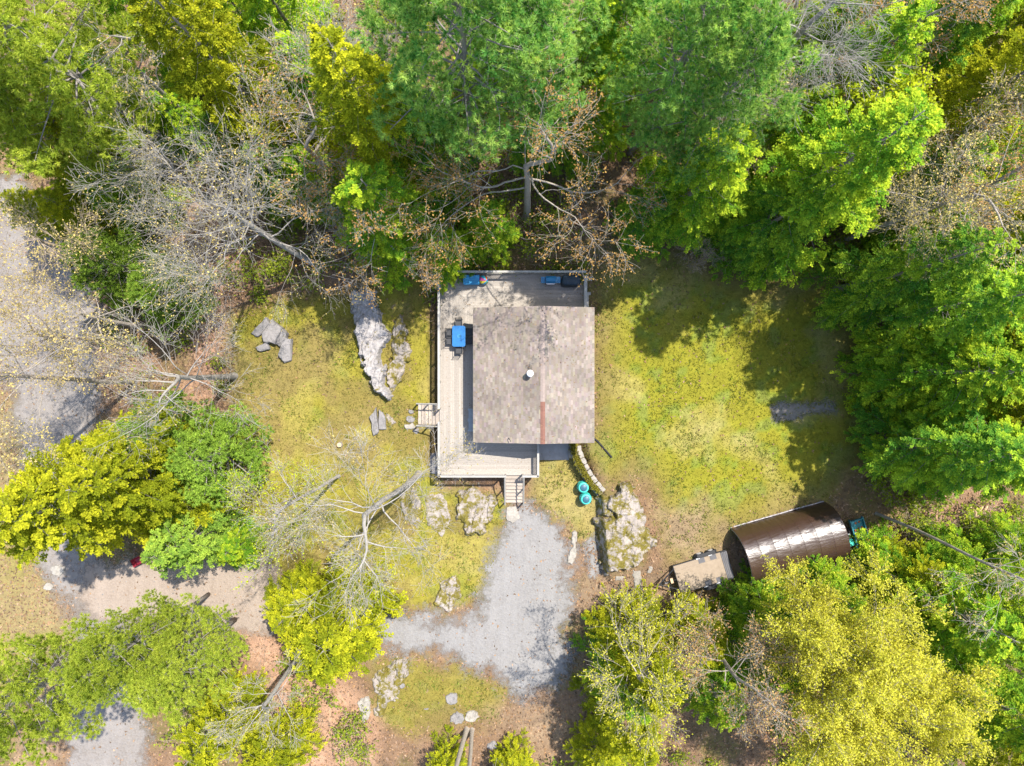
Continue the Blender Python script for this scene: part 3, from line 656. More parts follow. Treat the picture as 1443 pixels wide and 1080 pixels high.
def staircase(label, top, d, width, n, zbot, rail=True):
    """n treads from the deck edge down along direction d"""
    st = thing("wooden_staircase", label, "stairs", (0, 0, 0), 0, "wooden stairs up to the deck"); d = np.array(d, float); s = np.array([-d[1], d[0]]); rot = math.atan2(d[1], d[0]); top = np.array(top)
    rise = (DZ - zbot) / (n + 1); run = .26
    for k in range(n):
        z = DZ - rise * (k + 1); c = top + d * (run * (k + .5)); q = Buf()
        q.box((*(c - d * .068), z - .02), (.132, width - .10, .04), rot); q.box((*(c + d * .068), z - .02), (.132, width - .10, .04), rot); q.obj("tread", M['stairwood'], st)
    for sg in (-1, 1):
        a = top + s * sg * (width / 2 - .02); e = a + d * run * n; q = Buf()
        v = []
        for off in (-.025, .025):
            for (p_, z) in ((a, DZ - .05), (e, zbot + rise - .05), (e, zbot - .1), (a, DZ - .45)): v.append([*(p_ + s * off), z])
        q.add(v, [[0,1,2,3],[7,6,5,4],[0,4,5,1],[1,5,6,2],[2,6,7,3],[3,7,4,0]]); q.obj("stringer", M['stairwood'], st)
        if rail:
            q = Buf(); q.tube([(*(a + s * sg * .05), DZ + .92), (*(e + s * sg * .05), zbot + rise + .92)], .05, 4); q.obj("handrail", M['railwood'], st)
            for p_, z0, z1 in ((e, zbot - .1, zbot + rise + .9), ((a + e) / 2, (DZ + zbot) / 2 - .3, (DZ + zbot) / 2 + .95)):
                q = Buf(); q.box((*(p_ + s * sg * .05), (z0 + z1) / 2), (.08, .08, z1 - z0), rot); q.obj("post", M['railwood'], st)
    return st
staircase("long front flight of wooden steps down to the gravel driveway", (.15, DY0), (0, -1), 1.22, 8, hz(.15, -8.5))
staircase("short side flight of wooden steps down to the mossy stones", (DX0, -2.17), (-1, 0), 1.45, 6, hz(-6.5, -2.2) + .02)
staircase("shaded steps at the back corner under the evergreen branches", (-4.62, DY1), (0, 1), .75, 3, hz(-4.6, 8.5), False)
q = Buf(); q.box((2.9, -4.45, .03), (2.2, 1.9, .10)); tag(q.obj("patio_slab", M['concrete']), "small concrete pad in the shade against the cabin wall", "patio")

# ------------------------------------------------------------------ things on the deck
tb = thing("patio_table", "blue rectangular patio table ringed by black wire chairs", "table", (-3.58, 3.15, DZ))
q = Buf(); q.prism([(-.44, -.62), (-.36, -.70), (.36, -.70), (.44, -.62), (.44, .62), (.36, .70), (-.36, .70), (-.44, .62)], .69, .73); tt = q.obj("tabletop", M['bluetop'], tb)
q = Buf(); q.lathe([(.10, .731), (.14, .742), (.12, .745), (.0, .738)], (0, 0, 0), 18); q.obj("dish", M['grillblue'], tb)
for sx in (-1, 1):
    for sy in (-1, 1): q = Buf(); q.tube([(sx * .36, sy * .6, .69), (sx * .40, sy * .64, 0)], .022, 6); q.obj("leg", M['black'], tb)
def wire_chair():
    c = thing("patio_chair", "x", "chair"); q = Buf(); q.box((0, 0, .42), (.44, .44, .03)); q.obj("seat", M['black'], c)
    q = Buf()
    for k in range(6): x = -.18 + k * .072; q.tube([(x, -.21, .44), (x, -.27, .88)], .010, 4)
    q.tube([(-.22, -.21, .43), (-.22, -.28, .90), (.22, -.28, .90), (.22, -.21, .43)], .018, 5); q.tube([(-.2, -.245, .66), (.2, -.245, .66)], .012, 4); q.obj("backrest", M['black'], c)
    for sx in (-1, 1):
        q = Buf(); q.tube([(sx * .23, -.25, .64), (sx * .24, .16, .64), (sx * .23, .2, .43)], .018, 5); q.obj("armrest", M['black'], c)
        for sy in (-1, 1): q = Buf(); q.tube([(sx * .2, sy * .2, .42), (sx * .22, sy * .24, 0)], .014, 5); q.obj("leg", M['black'], c)
    return c
c0 = wire_chair()
for k, (x, y, rz, lb) in enumerate(((-3.60, 4.10, math.pi, "black wire chair at the table end nearest the back rail"), (-3.58, 2.22, 0, "black wire chair at the table end nearest the stairs"),
        (-2.90, 3.45, math.pi / 2, "black wire chair on the roof side, nearer the back rail"), (-2.90, 2.86, math.pi / 2, "black wire chair on the roof side, nearer the stairs"),
        (-4.22, 3.45, -math.pi / 2, "black wire chair by the outer railing, nearer the back rail"), (-4.22, 2.86, -math.pi / 2, "black wire chair by the outer railing, nearer the stairs"))):
    c = c0 if k == 0 else copy_tree(c0); c.location = (x, y, DZ); c.rotation_euler = (0, 0, rz); tag(c, lb, "chair", "black wire chairs around the blue table")
def deck_seat():
    c = thing("lounge_chair", "x", "chair"); q = Buf(); q.box((0, .02, .36), (.58, .52, .06)); q.obj("seat", M['greyplastic'], c)
    for k in range(4): q = Buf(); q.box((-.21 + k * .14, -.30, .68), (.12, .04, .62), mat=Matrix.Rotation(.2, 3, 'X')); q.obj("slat", M['greyplastic'], c)
    for sx in (-1, 1):
        q = Buf(); q.box((sx * .33, 0, .56), (.11, .66, .03)); q.obj("armrest", M['greyplastic'], c)
        for sy in (-1, 1): q = Buf(); q.box((sx * .31, sy * .24, .27), (.05, .07, .54)); q.obj("leg", M['greyplastic'], c)
    return c
s0 = deck_seat()
for k, (y, lb) in enumerate(((-2.12, "grey slatted chair half under the eave, nearer the blue table"), (-2.88, "grey slatted chair half under the eave, nearer the deck corner"))):
    c = s0 if k == 0 else copy_tree(s0); c.location = (-2.66, y, DZ); c.rotation_euler = (0, 0, -math.pi / 2 + math.pi); tag(c, lb, "chair", "grey chairs against the cabin wall")
bx = thing("storage_box", "light blue storage box against the back rail under hemlock branches", "box", (-2.75, 6.98, DZ))
q = Buf(); q.prism([(-.5, -.28), (.5, -.28), (.5, .28), (-.5, .28)], 0, .46); q.obj("body", M['bluebox'], bx)
q = Buf(); q.prism([(-.54, -.32), (.54, -.32), (.54, .32), (-.54, .32)], .462, .53); q.prism([(-.46, -.24), (.46, -.24), (.46, .24), (-.46, .24)], .53, .56); q.obj("lid", M['bluebox'], bx)
ball = thing("beach_ball", "round multicoloured inflatable toy beside the blue storage box", "ball", (-1.93, 7.0, DZ + .32))
bc = [(.02, .20, .60), (.75, .16, .02), (.03, .45, .55), (.65, .10, .30), (.70, .55, .03), (.02, .30, .55), (.10, .40, .08), (.05, .45, .60)]
for k in range(8):
    q = Buf(); a0, a1 = k * math.pi / 4, (k + 1) * math.pi / 4; n = 9; th = np.linspace(0.05, math.pi - .05, n); vv = []
    for a in np.linspace(a0, a1, 4): vv.append(np.c_[.32 * np.sin(th) * math.cos(a), .32 * np.sin(th) * math.sin(a), .32 * np.cos(th)])
    vv = np.array(vv).reshape(-1, 3); f = [[i * n + j, i * n + j + 1, (i + 1) * n + j + 1, (i + 1) * n + j] for i in range(3) for j in range(n - 1)]
    q.add(vv, f); o = q.obj("gore", simple("ball_%d" % k, bc[k], None, .3, 2, bumps=0), ball, True); 
ball.rotation_euler = (.5, .6, .3)
g = thing("barbecue_grill", "blue barbecue grill with side shelves against the back rail", "grill", (2.60, 6.92, DZ))
q = Buf(); q.box((0, 0, .40), (.62, .46, .72)); q.obj("cart", M['black'], g)
q = Buf(); hp = [(-.23, .80), (-.23, .9), (-.12, 1.04), (.08, 1.08), (.23, .98), (.23, .80)]; v = [[s_ * .33, y_, z_] for s_ in (-1, 1) for y_, z_ in hp]; n = 6
q.add(v, [[k, (k + 1) % n, (k + 1) % n + n, k + n] for k in range(n)]); q.F.setdefault((6, 0), []).append(np.array([list(range(n))[::-1], [k + n for k in range(n)]])); q.obj("hood", M['grillblue'], g)
q = Buf(); q.tube([(-.24, -.27, .90), (-.24, -.31, .91), (.24, -.31, .91), (.24, -.27, .90)], .015, 6); q.obj("handle", M['steel'], g)
for s_ in (-1, 1): q = Buf(); q.box((s_ * .50, 0, .83), (.30, .42, .035)); q.obj("side_shelf", M['grillblue'], g)
q = Buf(); q.box((0, -.25, .78), (.6, .05, .07)); q.obj("control_panel", M['steel'], g)
for s_ in (-.3, .3):
    q = Buf(); q.tube([(s_ - .03, .18, .06), (s_ + .03, .18, .06)], .06, 10); q.obj("wheel", M['rubber'], g)
q = Buf(); cv = []
for z, sx, sy, rr in ((0, .66, .36, .05), (.5, .66, .37, .06), (.85, .65, .36, .08), (.98, .61, .32, .12), (1.02, .50, .24, .14)):
    ring = []
    for k in range(28):
        a = k / 28 * 2 * math.pi; ca, sa = math.cos(a), math.sin(a); p_ = 5
        rad = 1 / (abs(ca / sx) ** p_ + abs(sa / sy) ** p_) ** (1 / p_); rad *= 1 + .02 * math.sin(9 * a + z * 4); ring.append([ca * rad, sa * rad, z + .012 * math.sin(5 * a)])
    cv += ring
q.add(cv, [[i * 28 + k, i * 28 + (k + 1) % 28, (i + 1) * 28 + (k + 1) % 28, (i + 1) * 28 + k] for i in range(4) for k in range(28)]); q.F.setdefault((28, 0), []).append(np.array([[112 + k for k in range(28)]]))
o = q.obj("covered_grill", M['covernavy'], None, True, (3.98, 6.88, DZ)); tag(o, "bulky dark navy fabric-covered box beside the blue grill", "cover")

# ------------------------------------------------------------------ yard objects
def barrel(loc, lb, first=None):
    if first: o = copy_tree(first)
    else:
        o = thing("water_barrel", "x", "barrel"); q = Buf()
        q.lathe([(.0, .0), (.33, 0), (.37, .12), (.40, .40), (.385, .70), (.36, .86), (.34, .90), (.30, .92), (.24, .915)], seg=28); q.obj("body", M['teal'], o, True)
        q = Buf(); q.lathe([(.245, .905), (.245, .955), (.21, .975), (.0, .985)], seg=24); q.obj("lid", M['tealdark'], o, True)
        for z in (.24, .58): q = Buf(); q.lathe([(.385 + (.012 if z > .3 else 0), z), (.415, z + .02), (.415, z + .05), (.39 + (.008 if z > .3 else 0), z + .07)], seg=28); q.obj("hoop", M['teal'], o, True)
    o.location = loc; tag(o, lb, "barrel", "teal barrels below the stone wall"); return o
x, y = P(822.5, 687.5, .9)[:2]; b0 = barrel((x, y, hz(x, y)), "teal round barrel with dark lid, the one nearer the cabin")
x, y = P(826, 704, .9)[:2]; barrel((x, y, hz(x, y)), "teal round barrel with dark lid, the one nearer the outcrop", b0)
pp = [G(a, c) + np.array([0, 0, .05]) for a, c in ((836, 617), (843, 623), (850, 631), (856, 638), (862, 645))]
q = Buf()
for k in range(4):
    for j in range(6):
        a0 = pp[k] + (pp[k + 1] - pp[k]) * j / 6; a1 = pp[k] + (pp[k + 1] - pp[k]) * (j + 1) / 6; q.tube([a0, (a0 + a1) / 2, a1], [.055, .068, .055], 8)
tag(q.obj("drain_pipe", M['rubber'], None, True), "black corrugated drain pipe lying on the lawn by the roof corner", "pipe")

def rock_mesh(outline, hgt, seed, mat, edge=.35, step=.09, rough=.5, name="rock", label=None, cat="rock", group=None, px=True, tilt=(0, 0), zoff=0, parent=None):
    """a solid outcrop: rises from its outline, ridged and fissured on top"""
    if px:
        pts = np.array([P(a, c, 0)[:2] for a, c in outline]); c0 = pts.mean(0); z0 = hz(*c0); pts = np.array([P(a, c, z0 + hgt * .6)[:2] for a, c in outline])
    else: pts = np.array(outline)
    lo = pts.min(0) - .5; hi = pts.max(0) + .5
    xs = np.arange(lo[0], hi[0] + step, step); ys = np.arange(lo[1], hi[1] + step, step); X, Y = np.meshgrid(xs, ys, indexing='ij')
    big = min(1, hgt * 1.6 + .25) * min(1, (hi - lo).min() / 1.6); d = sdist(pts, X, Y) + .16 * big + ((fbm(X + seed * 7, Y + seed * 3, 1.1, 3) - .5) * 1.0 + (fbm(X + seed * 5, Y - seed, 4.5, 2) - .5) * .35) * big
    u = X * .35 + Y * .94; vv = X * .94 - Y * .35
    ridge = 1 - np.abs(fbm(vv + seed * 5, u * .35, .9, 4) * 2 - 1); blk = np.floor(fbm(X + seed, Y + seed * 2, .8, 2) * 6) / 6
    fis = smooth(.10, 0, np.abs(fbm(vv * 1.3 + seed * 9, u * .5, 1.2, 3) - .5)) + .7 * smooth(.07, 0, np.abs(fbm(X * .8 - seed, Y * .8, 1.0, 3) - .47))
    top = hgt * (1 - rough + rough * (.6 * ridge + .5 * blk)) + (fbm(X, Y + seed, 3, 4) - .5) * .16 * min(1, hgt * 2 + .2)
    top = top - fis * .22 * rough * big
    top = top + tilt[0] * (X - pts[:, 0].mean()) + tilt[1] * (Y - pts[:, 1].mean())
    Z = H(X, Y) - .12 + zoff + smooth(0, edge, d) * (np.maximum(top, .04) + .12)
    keep = d > -.02; idx = np.arange(X.size).reshape(X.shape); f = np.stack([idx[:-1, :-1], idx[1:, :-1], idx[1:, 1:], idx[:-1, 1:]], -1).reshape(-1, 4)
    f = f[keep.ravel()[f].any(1)]; un, inv = np.unique(f, return_inverse=True); b = Buf(); b.add(np.stack([X, Y, Z], -1).reshape(-1, 3)[un], inv.reshape(-1, 4))
    o = b.obj(name, mat, parent, False)
    if label: tag(o, label, cat, group)
    return o
rock_mesh([(841,736),(865,729),(861,706),(872,683),(891,675),(896,689),(899,706),(911,716),(915,745),(925,763),(921,790),(908,781),(904,792),(886,802),(874,808),(852,807),(846,770)], .85, 1, M['rockmoss'], .28, .08, .45, "rock_outcrop", "big mossy pale outcrop with a sheer side towards the gravel", tilt=(0, 0), zoff=-.1)
rock_mesh([(841,706),(855,697),(868,705),(864,728),(843,732)], .45, 2, M['rockmoss'], .2, .08, .6, "rock", "low mossy boulder between the stone wall and the big outcrop")
rock_mesh([(496,412),(527,409),(535,438),(532,458),(548,471),(537,495),(535,505),(537,526),(546,562),(530,554),(520,536),(509,505),(496,471)], .95, 3, M['rock'], .3, .08, .55, "rock_outcrop", "long grey fissured outcrop beside the deck, partly under bare branches")
rock_mesh([(563,448),(576,469),(566,480),(579,484),(572,510),(563,539),(548,556),(546,520),(552,497),(555,470)], .35, 4, M['rockmoss'], .2, .07, .7, "rock", "flat pale rock with moss between the fissured outcrop and the deck")
rock_mesh([(544,582),(552,585),(558,596),(549,604),(545,596)], .12, 23, M['rockmoss'], .1, .06, .5, "rock", "low broken stone between the paired slabs and the short steps")
rock_mesh([(648,692),(676,688),(686,702),(697,700),(692,718),(680,749),(656,752),(644,729),(638,710)], .5, 5, M['rockmoss'], .3, .08, .6, "rock_outcrop", "pale mossy outcrop just below the front deck railing")
rock_mesh([(560,690),(585,680),(598,715),(590,750),(565,735)], .10, 6, M['rockmoss'], .3, .09, .9, "rock", "half buried grey rock under the leaning bare tree")
rock_mesh([(608,640),(614,640),(616,670),(606,672)], .2, 24, M['rock'], .12, .06, .4, "rock", "narrow grey stone beside the deck corner")
rock_mesh([(598,700),(625,690),(640,735),(622,760),(600,740)], .10, 25, M['rockmoss'], .25, .09, .9, "rock", "low mossy ledge between the bare tree and the pale outcrop")
rock_mesh([(618,820),(640,812),(648,840),(632,862),(614,850)], .3, 7, M['rockmoss'], .2, .08, .7, "rock", "broken pale rock at the gravel edge under bare branches")
rock_mesh([(529,954),(559,927),(577,932),(572,960),(563,979),(537,1011),(528,1008)], .4, 8, M['rockmoss'], .25, .08, .6, "rock_outcrop", "ragged pale outcrop in brown leaves below the driveway")
rock_mesh([(505,990),(517,985),(523,1005),(512,1020),(505,1010)], .15, 31, M['palestone'], .1, .06, .4, "rock", "pale stone in pink leaves beside the ragged outcrop")
rock_mesh([(800,793),(808,752),(811,750),(814,778),(806,796)], .16, 9, M['palestone'], .12, .06, .3, "rock", "cream coloured long stone at the edge of the gravel")
rock_mesh([(891,803),(899,804),(905,835),(898,838)], .10, 26, M['palestone'], .1, .06, .3, "rock", "long pale stone in the dirt near the trailer tongue")
rock_mesh([(868,812),(880,812),(878,819),(866,819)], .10, 27, M['palestone'], .1, .06, .3, "rock", "small flat pale stone under the big outcrop")
rock_mesh([(914,797),(919,798),(917,808),(913,807)], .10, 28, M['palestone'], .08, .05, .3, "rock", "tiny pale stone between the outcrop and trailer")
rock_mesh([(848,806),(858,807),(858,815),(851,814)], .12, 29, M['palestone'], .08, .05, .3, "rock", "small white stone at the foot of the sheer side")
for k, (cx, cy, rr, lb) in enumerate(((577, 590, 6, "rounded stone at the outer edge of the short steps"), (576, 602, 7, "larger white stone at the foot of the short steps"), (584, 608, 6, "stone tucked under the corner of the short steps"), (580, 580, 4, "small stone by the short steps nearest the outcrop"),
        (67, 829, 8, "white stone beside the road, farther from the tree"), (81, 803, 9, "white stone beside the road below the yellow hemlock"), (568, 968, 5, "white stone beside the ragged outcrop"), (598, 1000, 6, "cream stone alone in the brown patch"), (637, 985, 8, "broken white stone in the grass above the twin trunks"), (645, 1014, 8, "blue grey stone at the foot of the twin trunks"), (664, 1011, 8, "pale flat stone beside the twin trunk base"), (694, 1053, 7, "tan pointed stone near the low evergreens"), (640, 1000, 5, "small cream stone between the two larger ones"), (592, 915, 3, "tiny white stone at the gravel edge"))):
    pts = [(cx + rr * 1.1 * math.cos(a + k) * random.uniform(.75, 1.1), cy + rr * .9 * math.sin(a + k) * random.uniform(.75, 1.1)) for a in np.linspace(0, 6.28, 8)[:-1]]
    rock_mesh(pts, .10 + .008 * rr, 40 + k, M['palestone' if k in (4, 5, 1, 10) else 'slab'], .12, .05, .3, "stone", lb, "stone", "loose stones around the yard")

def slab(outline, hgt, seed, name, label, cat, group, tilt=(.12, .10), mat='slab'):
    """angular split slab: straight broken edges, a flat tilted face and a chipped rim"""
    r = np.random.default_rng(seed); c0 = np.array([P(a, c, 0)[:2] for a, c in outline]).mean(0); z0 = hz(*c0); pts = [P(a, c, z0 + hgt * .7)[:2] for a, c in outline]; ring = []
    for a, c in zip(pts, pts[1:] + pts[:1]):
        for t in (0, .35, .7): ring.append(a + (c - a) * (t + r.uniform(-.05, .05)) + r.normal(0, .025, 2))
    ring = np.array(ring); n = len(ring); cc = ring.mean(0); v = []
    for sc, zf in ((1.04, -.15), (1.02, hgt * .55), (1.0, hgt * .86), (.93, hgt), (.55, hgt + .02)):
        p_ = cc + (ring - cc) * sc + r.normal(0, .012, ring.shape); v.append(np.c_[p_, z0 + zf + (zf > 0) * (tilt[0] * (p_[:, 0] - cc[0]) + tilt[1] * (p_[:, 1] - cc[1])) + r.normal(0, .012, n)])
    v.append(np.array([[*cc, z0 + hgt + .02]])); k = np.arange(n); kn = (k + 1) % n; b = Buf()
    b.add(np.vstack(v), np.vstack([np.stack([k, kn, kn + n, k + n], 1) + n * i for i in range(4)])); b.F.setdefault((3, 0), []).append(np.stack([k + 4 * n, kn + 4 * n, np.full(n, 5 * n)], 1))
    return tag(b.obj(name, M[mat]), label, cat, group)
SLG, SLP = "rock slabs under the leafless trees", "paired slabs near the short steps"
for k, (ol, hh, lb, gp, tl) in enumerate((([(353,470),(376,448),(381,457),(362,476)], .35, "narrow tilted grey slab at the far end of the slab cluster", SLG, (.2, .15)), ([(369,469),(382,451),(398,464),(388,484),(371,482)], .5, "broad tan slab in the middle of the slab cluster", SLG, (.1, -.12)),
        ([(388,485),(399,463),(406,471),(396,490)], .42, "thin grey slab leaning on the broad tan slab", SLG, (.3, .1)), ([(391,499),(403,477),(411,479),(409,508),(400,512)], .4, "pointed blue grey slab nearest the outcrop", SLG, (-.15, .2)), ([(359,490),(377,483),(380,492),(366,496)], .3, "smallest tan slab below the slab cluster", SLG, (.05, .1)),
        ([(521,588),(530,577),(534,609),(526,615)], .3, "wider of two standing slabs beside the short steps", SLP, (.1, .1)), ([(534,577),(542,586),(544,606),(535,605)], .28, "narrower of two standing slabs beside the short steps", SLP, (-.1, .12)))): slab(ol, hh, 60 + k, "rock_slab", lb, "slab", gp, tl)
slab([(714,716),(727,714),(733,729),(722,737),(713,731)], .12, 80, "stepping_stone", "flat tan stone at the foot of the front steps", "stone", None, (0, 0), 'palestone')

# retaining wall: moss-topped, stones laid one by one
wall = thing("stone_wall", "curved mossy dry stone wall from the cabin to the outcrop", "wall")
line = np.array([P(a, c, .8)[:2] for a, c in ((812, 622), (813, 635), (818, 648), (824, 660), (831, 672), (839, 683), (849, 694))])
seg = np.r_[0, np.cumsum(np.linalg.norm(np.diff(line, axis=0), axis=1))]
def at(s): return np.array([np.interp(s, seg, line[:, 0]), np.interp(s, seg, line[:, 1])])
def stone(c, size, rot, mat, parent, name="stone"):
    q = Buf(); r = np.random.default_rng(int(abs(c[0] * 1000 + c[1] * 77 + c[2] * 13)) % 99999); x, y, z = [v / 2 for v in size]
    v = np.array([[sx * x * r.uniform(.75, 1), sy * y * r.uniform(.75, 1), sz * z * (r.uniform(.75, 1))] for sz in (-1, 1) for sx, sy in ((-1, -1), (0, -1.12), (1, -1), (1.12, 0), (1, 1), (0, 1.12), (-1, 1), (-1.12, 0))])
    cr, sr = math.cos(rot), math.sin(rot); v = np.c_[v[:, 0] * cr - v[:, 1] * sr, v[:, 0] * sr + v[:, 1] * cr, v[:, 2]] + np.array(c)
    q.add(v, [[k, (k + 1) % 8, (k + 1) % 8 + 8, k + 8] for k in range(8)]); q.F.setdefault((8, 0), []).append(np.array([list(range(8))[::-1], list(range(8, 16))]))
    return q.obj(name, mat, parent)
for course in range(4):
    s = .1 + course % 2 * .2
    while s < seg[-1]:
        L = random.uniform(.36, .58); a, e = at(s), at(s + L); rot = math.atan2(e[1] - a[1], e[0] - a[0]); c = (a + e) / 2; nrm = np.array([math.sin(rot), -math.cos(rot)])
        nrm = nrm if nrm[0] < 0 else -nrm
        cc = c + nrm * (.28 - .06 * course); zb = hz(*(c + nrm * .9))
        stone((*cc, zb + .11 + course * .23), (L, .36, .25), rot, M['rockmoss'] if course > 1 else M['rock'], wall)
        if course == 3: stone((*(c - nrm * .16), zb + .14 + course * .245), (L * .98, .30, .24), rot, M['palestone'], wall, "cap_stone")
        s += L + .015
stone((*P(804, 640, .3)[:2], .2), (.30, .62, .6), 0, M['palestone'], wall, "end_stone")
r = np.random.default_rng(44); ms = Buf(); n = 2600; s = r.uniform(0, seg[-1], n); ctr = np.array([at(v) for v in s]); ctr[:, 0] += r.normal(-.22, .13, n)
kites(ms, np.c_[ctr, .90 + r.normal(.02, .05, n)], r.normal(0, 1, (n, 3)) + [0, 0, .6], r.normal(0, .5, (n, 3)) + [0, 0, 1], .12 * r.uniform(.6, 1.3, n), .06, np.array((.19, .17, .02)) * r.uniform(.5, 1.4, (n, 1)))
ms.obj("moss", M['tuft'], wall, kind="stuff")

# trailer
tx, ty = G(988, 803)[:2]; TA = math.radians(16.7)
tr_ = thing("flatbed_trailer", "small flatbed trailer with plywood deck and black tongue beside the shelter", "trailer", (tx, ty, hz(tx, ty)), TA)
TL, TW, TZ = 3.75, 1.92, .58
for k, (y0, y1) in enumerate(((-.96, -.60), (-.594, .594), (.60, .96))):
    for x0, x1 in ((-1.87, 1.45),):
        q = Buf(); q.box(((x0 + x1) / 2, (y0 + y1) / 2, TZ), (x1 - x0, y1 - y0, .03)); q.obj("plywood_panel", M['plywood'], tr_)
q = Buf()
for y in (-.98, .98): q.box((-.0, y, TZ - .06), (3.75, .05, .12))
for x in (-1.88, 1.88): q.box((x, 0, TZ - .06), (.05, 1.9, .12))
for x in (-1, 0, 1): q.box((x, 0, TZ - .075), (.05, 1.86, .06))
q.obj("frame", M['black'], tr_)
for k in range(4): q = Buf(); q.box((1.52 + k * .115, 0, TZ + .005), (.10, 1.86, .04)); o = q.obj("ramp_slat", M['matgrey'], tr_)
q = Buf()
for s_ in (-1, 1): q.tube([(-1.88, s_ * .75, TZ - .07), (-3.15, 0, TZ - .07)], .045, 4)
q.tube([(-1.9, 0, TZ - .07), (-3.25, 0, TZ - .07)], .03, 4); q.tube([(-2.4, -.42, TZ - .06), (-2.4, .42, TZ - .06)], .03, 4); q.box((-3.25, 0, TZ - .03), (.22, .09, .09)); q.obj("tongue", M['black'], tr_)
q = Buf(); q.tube([(-2.75, .12, TZ + .35), (-2.75, .12, 0.04)], .032, 8); q.tube([(-2.75, .12, TZ + .35), (-2.6, .12, TZ + .38)], .015, 5); q.obj("jack", M['steel'], tr_)
q = Buf(); q.box((-2.25, .05, TZ + .0), (.18, .34, .10)); q.obj("toolbox", M['log'], tr_)
for s_ in (-1, 1):
    for x in (.10, .92):
        q = Buf(); q.box((x - .0, s_ * .80, TZ + .022), (.44, .34, .014)); q.obj("rubber_mat", M['matgrey'], tr_)
        q = Buf(); q.tube([(x, s_ * 1.05, .32), (x, s_ * 1.23, .32)], .31, 18); wl = q.obj("wheel", M['rubber'], tr_); q = Buf(); q.tube([(x, s_ * 1.231, .32), (x, s_ * 1.245, .32)], .17, 14); q.obj("rim", M['galv'], wl)
    q = Buf()
    for xa, xb, za, zb in ((-.28, -.12, .45, .68), (-.12, 1.14, .68, .68), (1.14, 1.30, .68, .45)):
        v = [[xa, s_ * 1.01, za], [xb, s_ * 1.01, zb], [xb, s_ * 1.26, zb], [xa, s_ * 1.26, za]]; v = v + [[a, c, d - .02] for a, c, d in v]; q.add(v, [[0,1,2,3],[7,6,5,4],[0,4,5,1],[1,5,6,2],[2,6,7,3],[3,7,4,0]])
    q.obj("fender", M['black'], tr_)
    for x in (-.12, .75): q = Buf(); q.box((x, s_ * 1.0, TZ + .06), (.26, .06, .05)); q.obj("stake_pocket", M['galv'], tr_)

# tarp shelter: arched tunnel, open towards the trailer
A0 = G(1029, 745); A1 = G(1160, 707); ax = A1[:2] - A0[:2]; SL = 6.75; SA = math.atan2(ax[1], ax[0]); SW, SH = 3.75, 2.45
perp = np.array([math.sin(SA), -math.cos(SA)]); so = A0[:2] + perp * SW / 2
sh = thing("tarp_shelter", "shiny brown tarp tunnel shelter at the edge of the evergreens", "shelter", (*so, hz(*(so + ax * .5)) - .03), SA)
nu, nv = 141, 60; u = np.linspace(0, SL, nu); th = np.linspace(0, math.pi, nv); U, T = np.meshgrid(u, th, indexing='ij'); bay = SL / 7
sag = np.abs(np.sin(U / bay * np.pi)) ** .7; rs = np.random.default_rng(9)
rad = 1 - .005 * sag * (.35 + np.sin(T)) + (fbm(U * 1.0 + 3, T * 2.4, 1.1, 4) - .5) * .016 * sag
low = smooth(.9, 0, np.sin(T)); rad = rad + low * (fbm(U * 2.5, T * 1.2 + 40, 1.2, 3) - .5) * .07 * sag
cT = np.sign(np.cos(T)) * np.abs(np.cos(T)) ** .85; sT = np.sin(T) ** .78
V = np.stack([U, SW / 2 * cT * rad, SH * sT * rad], -1); V[..., 2] -= .05 * low * 0
idx = np.arange(nu * nv).reshape(nu, nv); f = np.stack([idx[:-1, :-1], idx[1:, :-1], idx[1:, 1:], idx[:-1, 1:]], -1).reshape(-1, 4)
q = Buf(); q.add(V.reshape(-1, 3), f); tp = q.obj("tarp", M['tarp'], sh, True)
sol = tp.modifiers.new("thick", 'SOLIDIFY'); sol.thickness = .012
def archpts(x, k=1.0, n=24):
    t = np.linspace(0, math.pi, n); return np.c_[np.full(n, x), SW / 2 * np.sign(np.cos(t)) * np.abs(np.cos(t)) ** .85 * k, SH * np.sin(t) ** .78 * k]
for i in range(8): q = Buf(); q.tube(archpts(min(max(i * bay, .03), SL - .03), .975), .025, 6); q.obj("hoop", M['galv'], sh, True)
for i in range(1, 7): q = Buf(); q.tube(archpts(i * bay, 1.004), .016, 5); q.obj("rope", M['tarp'], sh, True)
for s_ in (-1, 1):
    pts = np.c_[np.linspace(0, SL, 40), s_ * (SW / 2 + .03 + .04 * fbm(np.linspace(0, 9, 40), np.full(40, 3. + s_), 1, 3)), .05 + .06 * fbm(np.linspace(0, 9, 40), np.full(40, 8.), 1.5, 3)]
    q = Buf(); q.tube(pts, .05, 6); q.obj("hem", M['tarphem'], sh, True)
q = Buf(); back = archpts(SL - .04, .97); q.add(back, [list(range(24))]); q.obj("end_panel", M['tarp'], sh)
q = Buf(); q.box((.9, 1.05, 1.705), (.28, .12, .03), .4); 
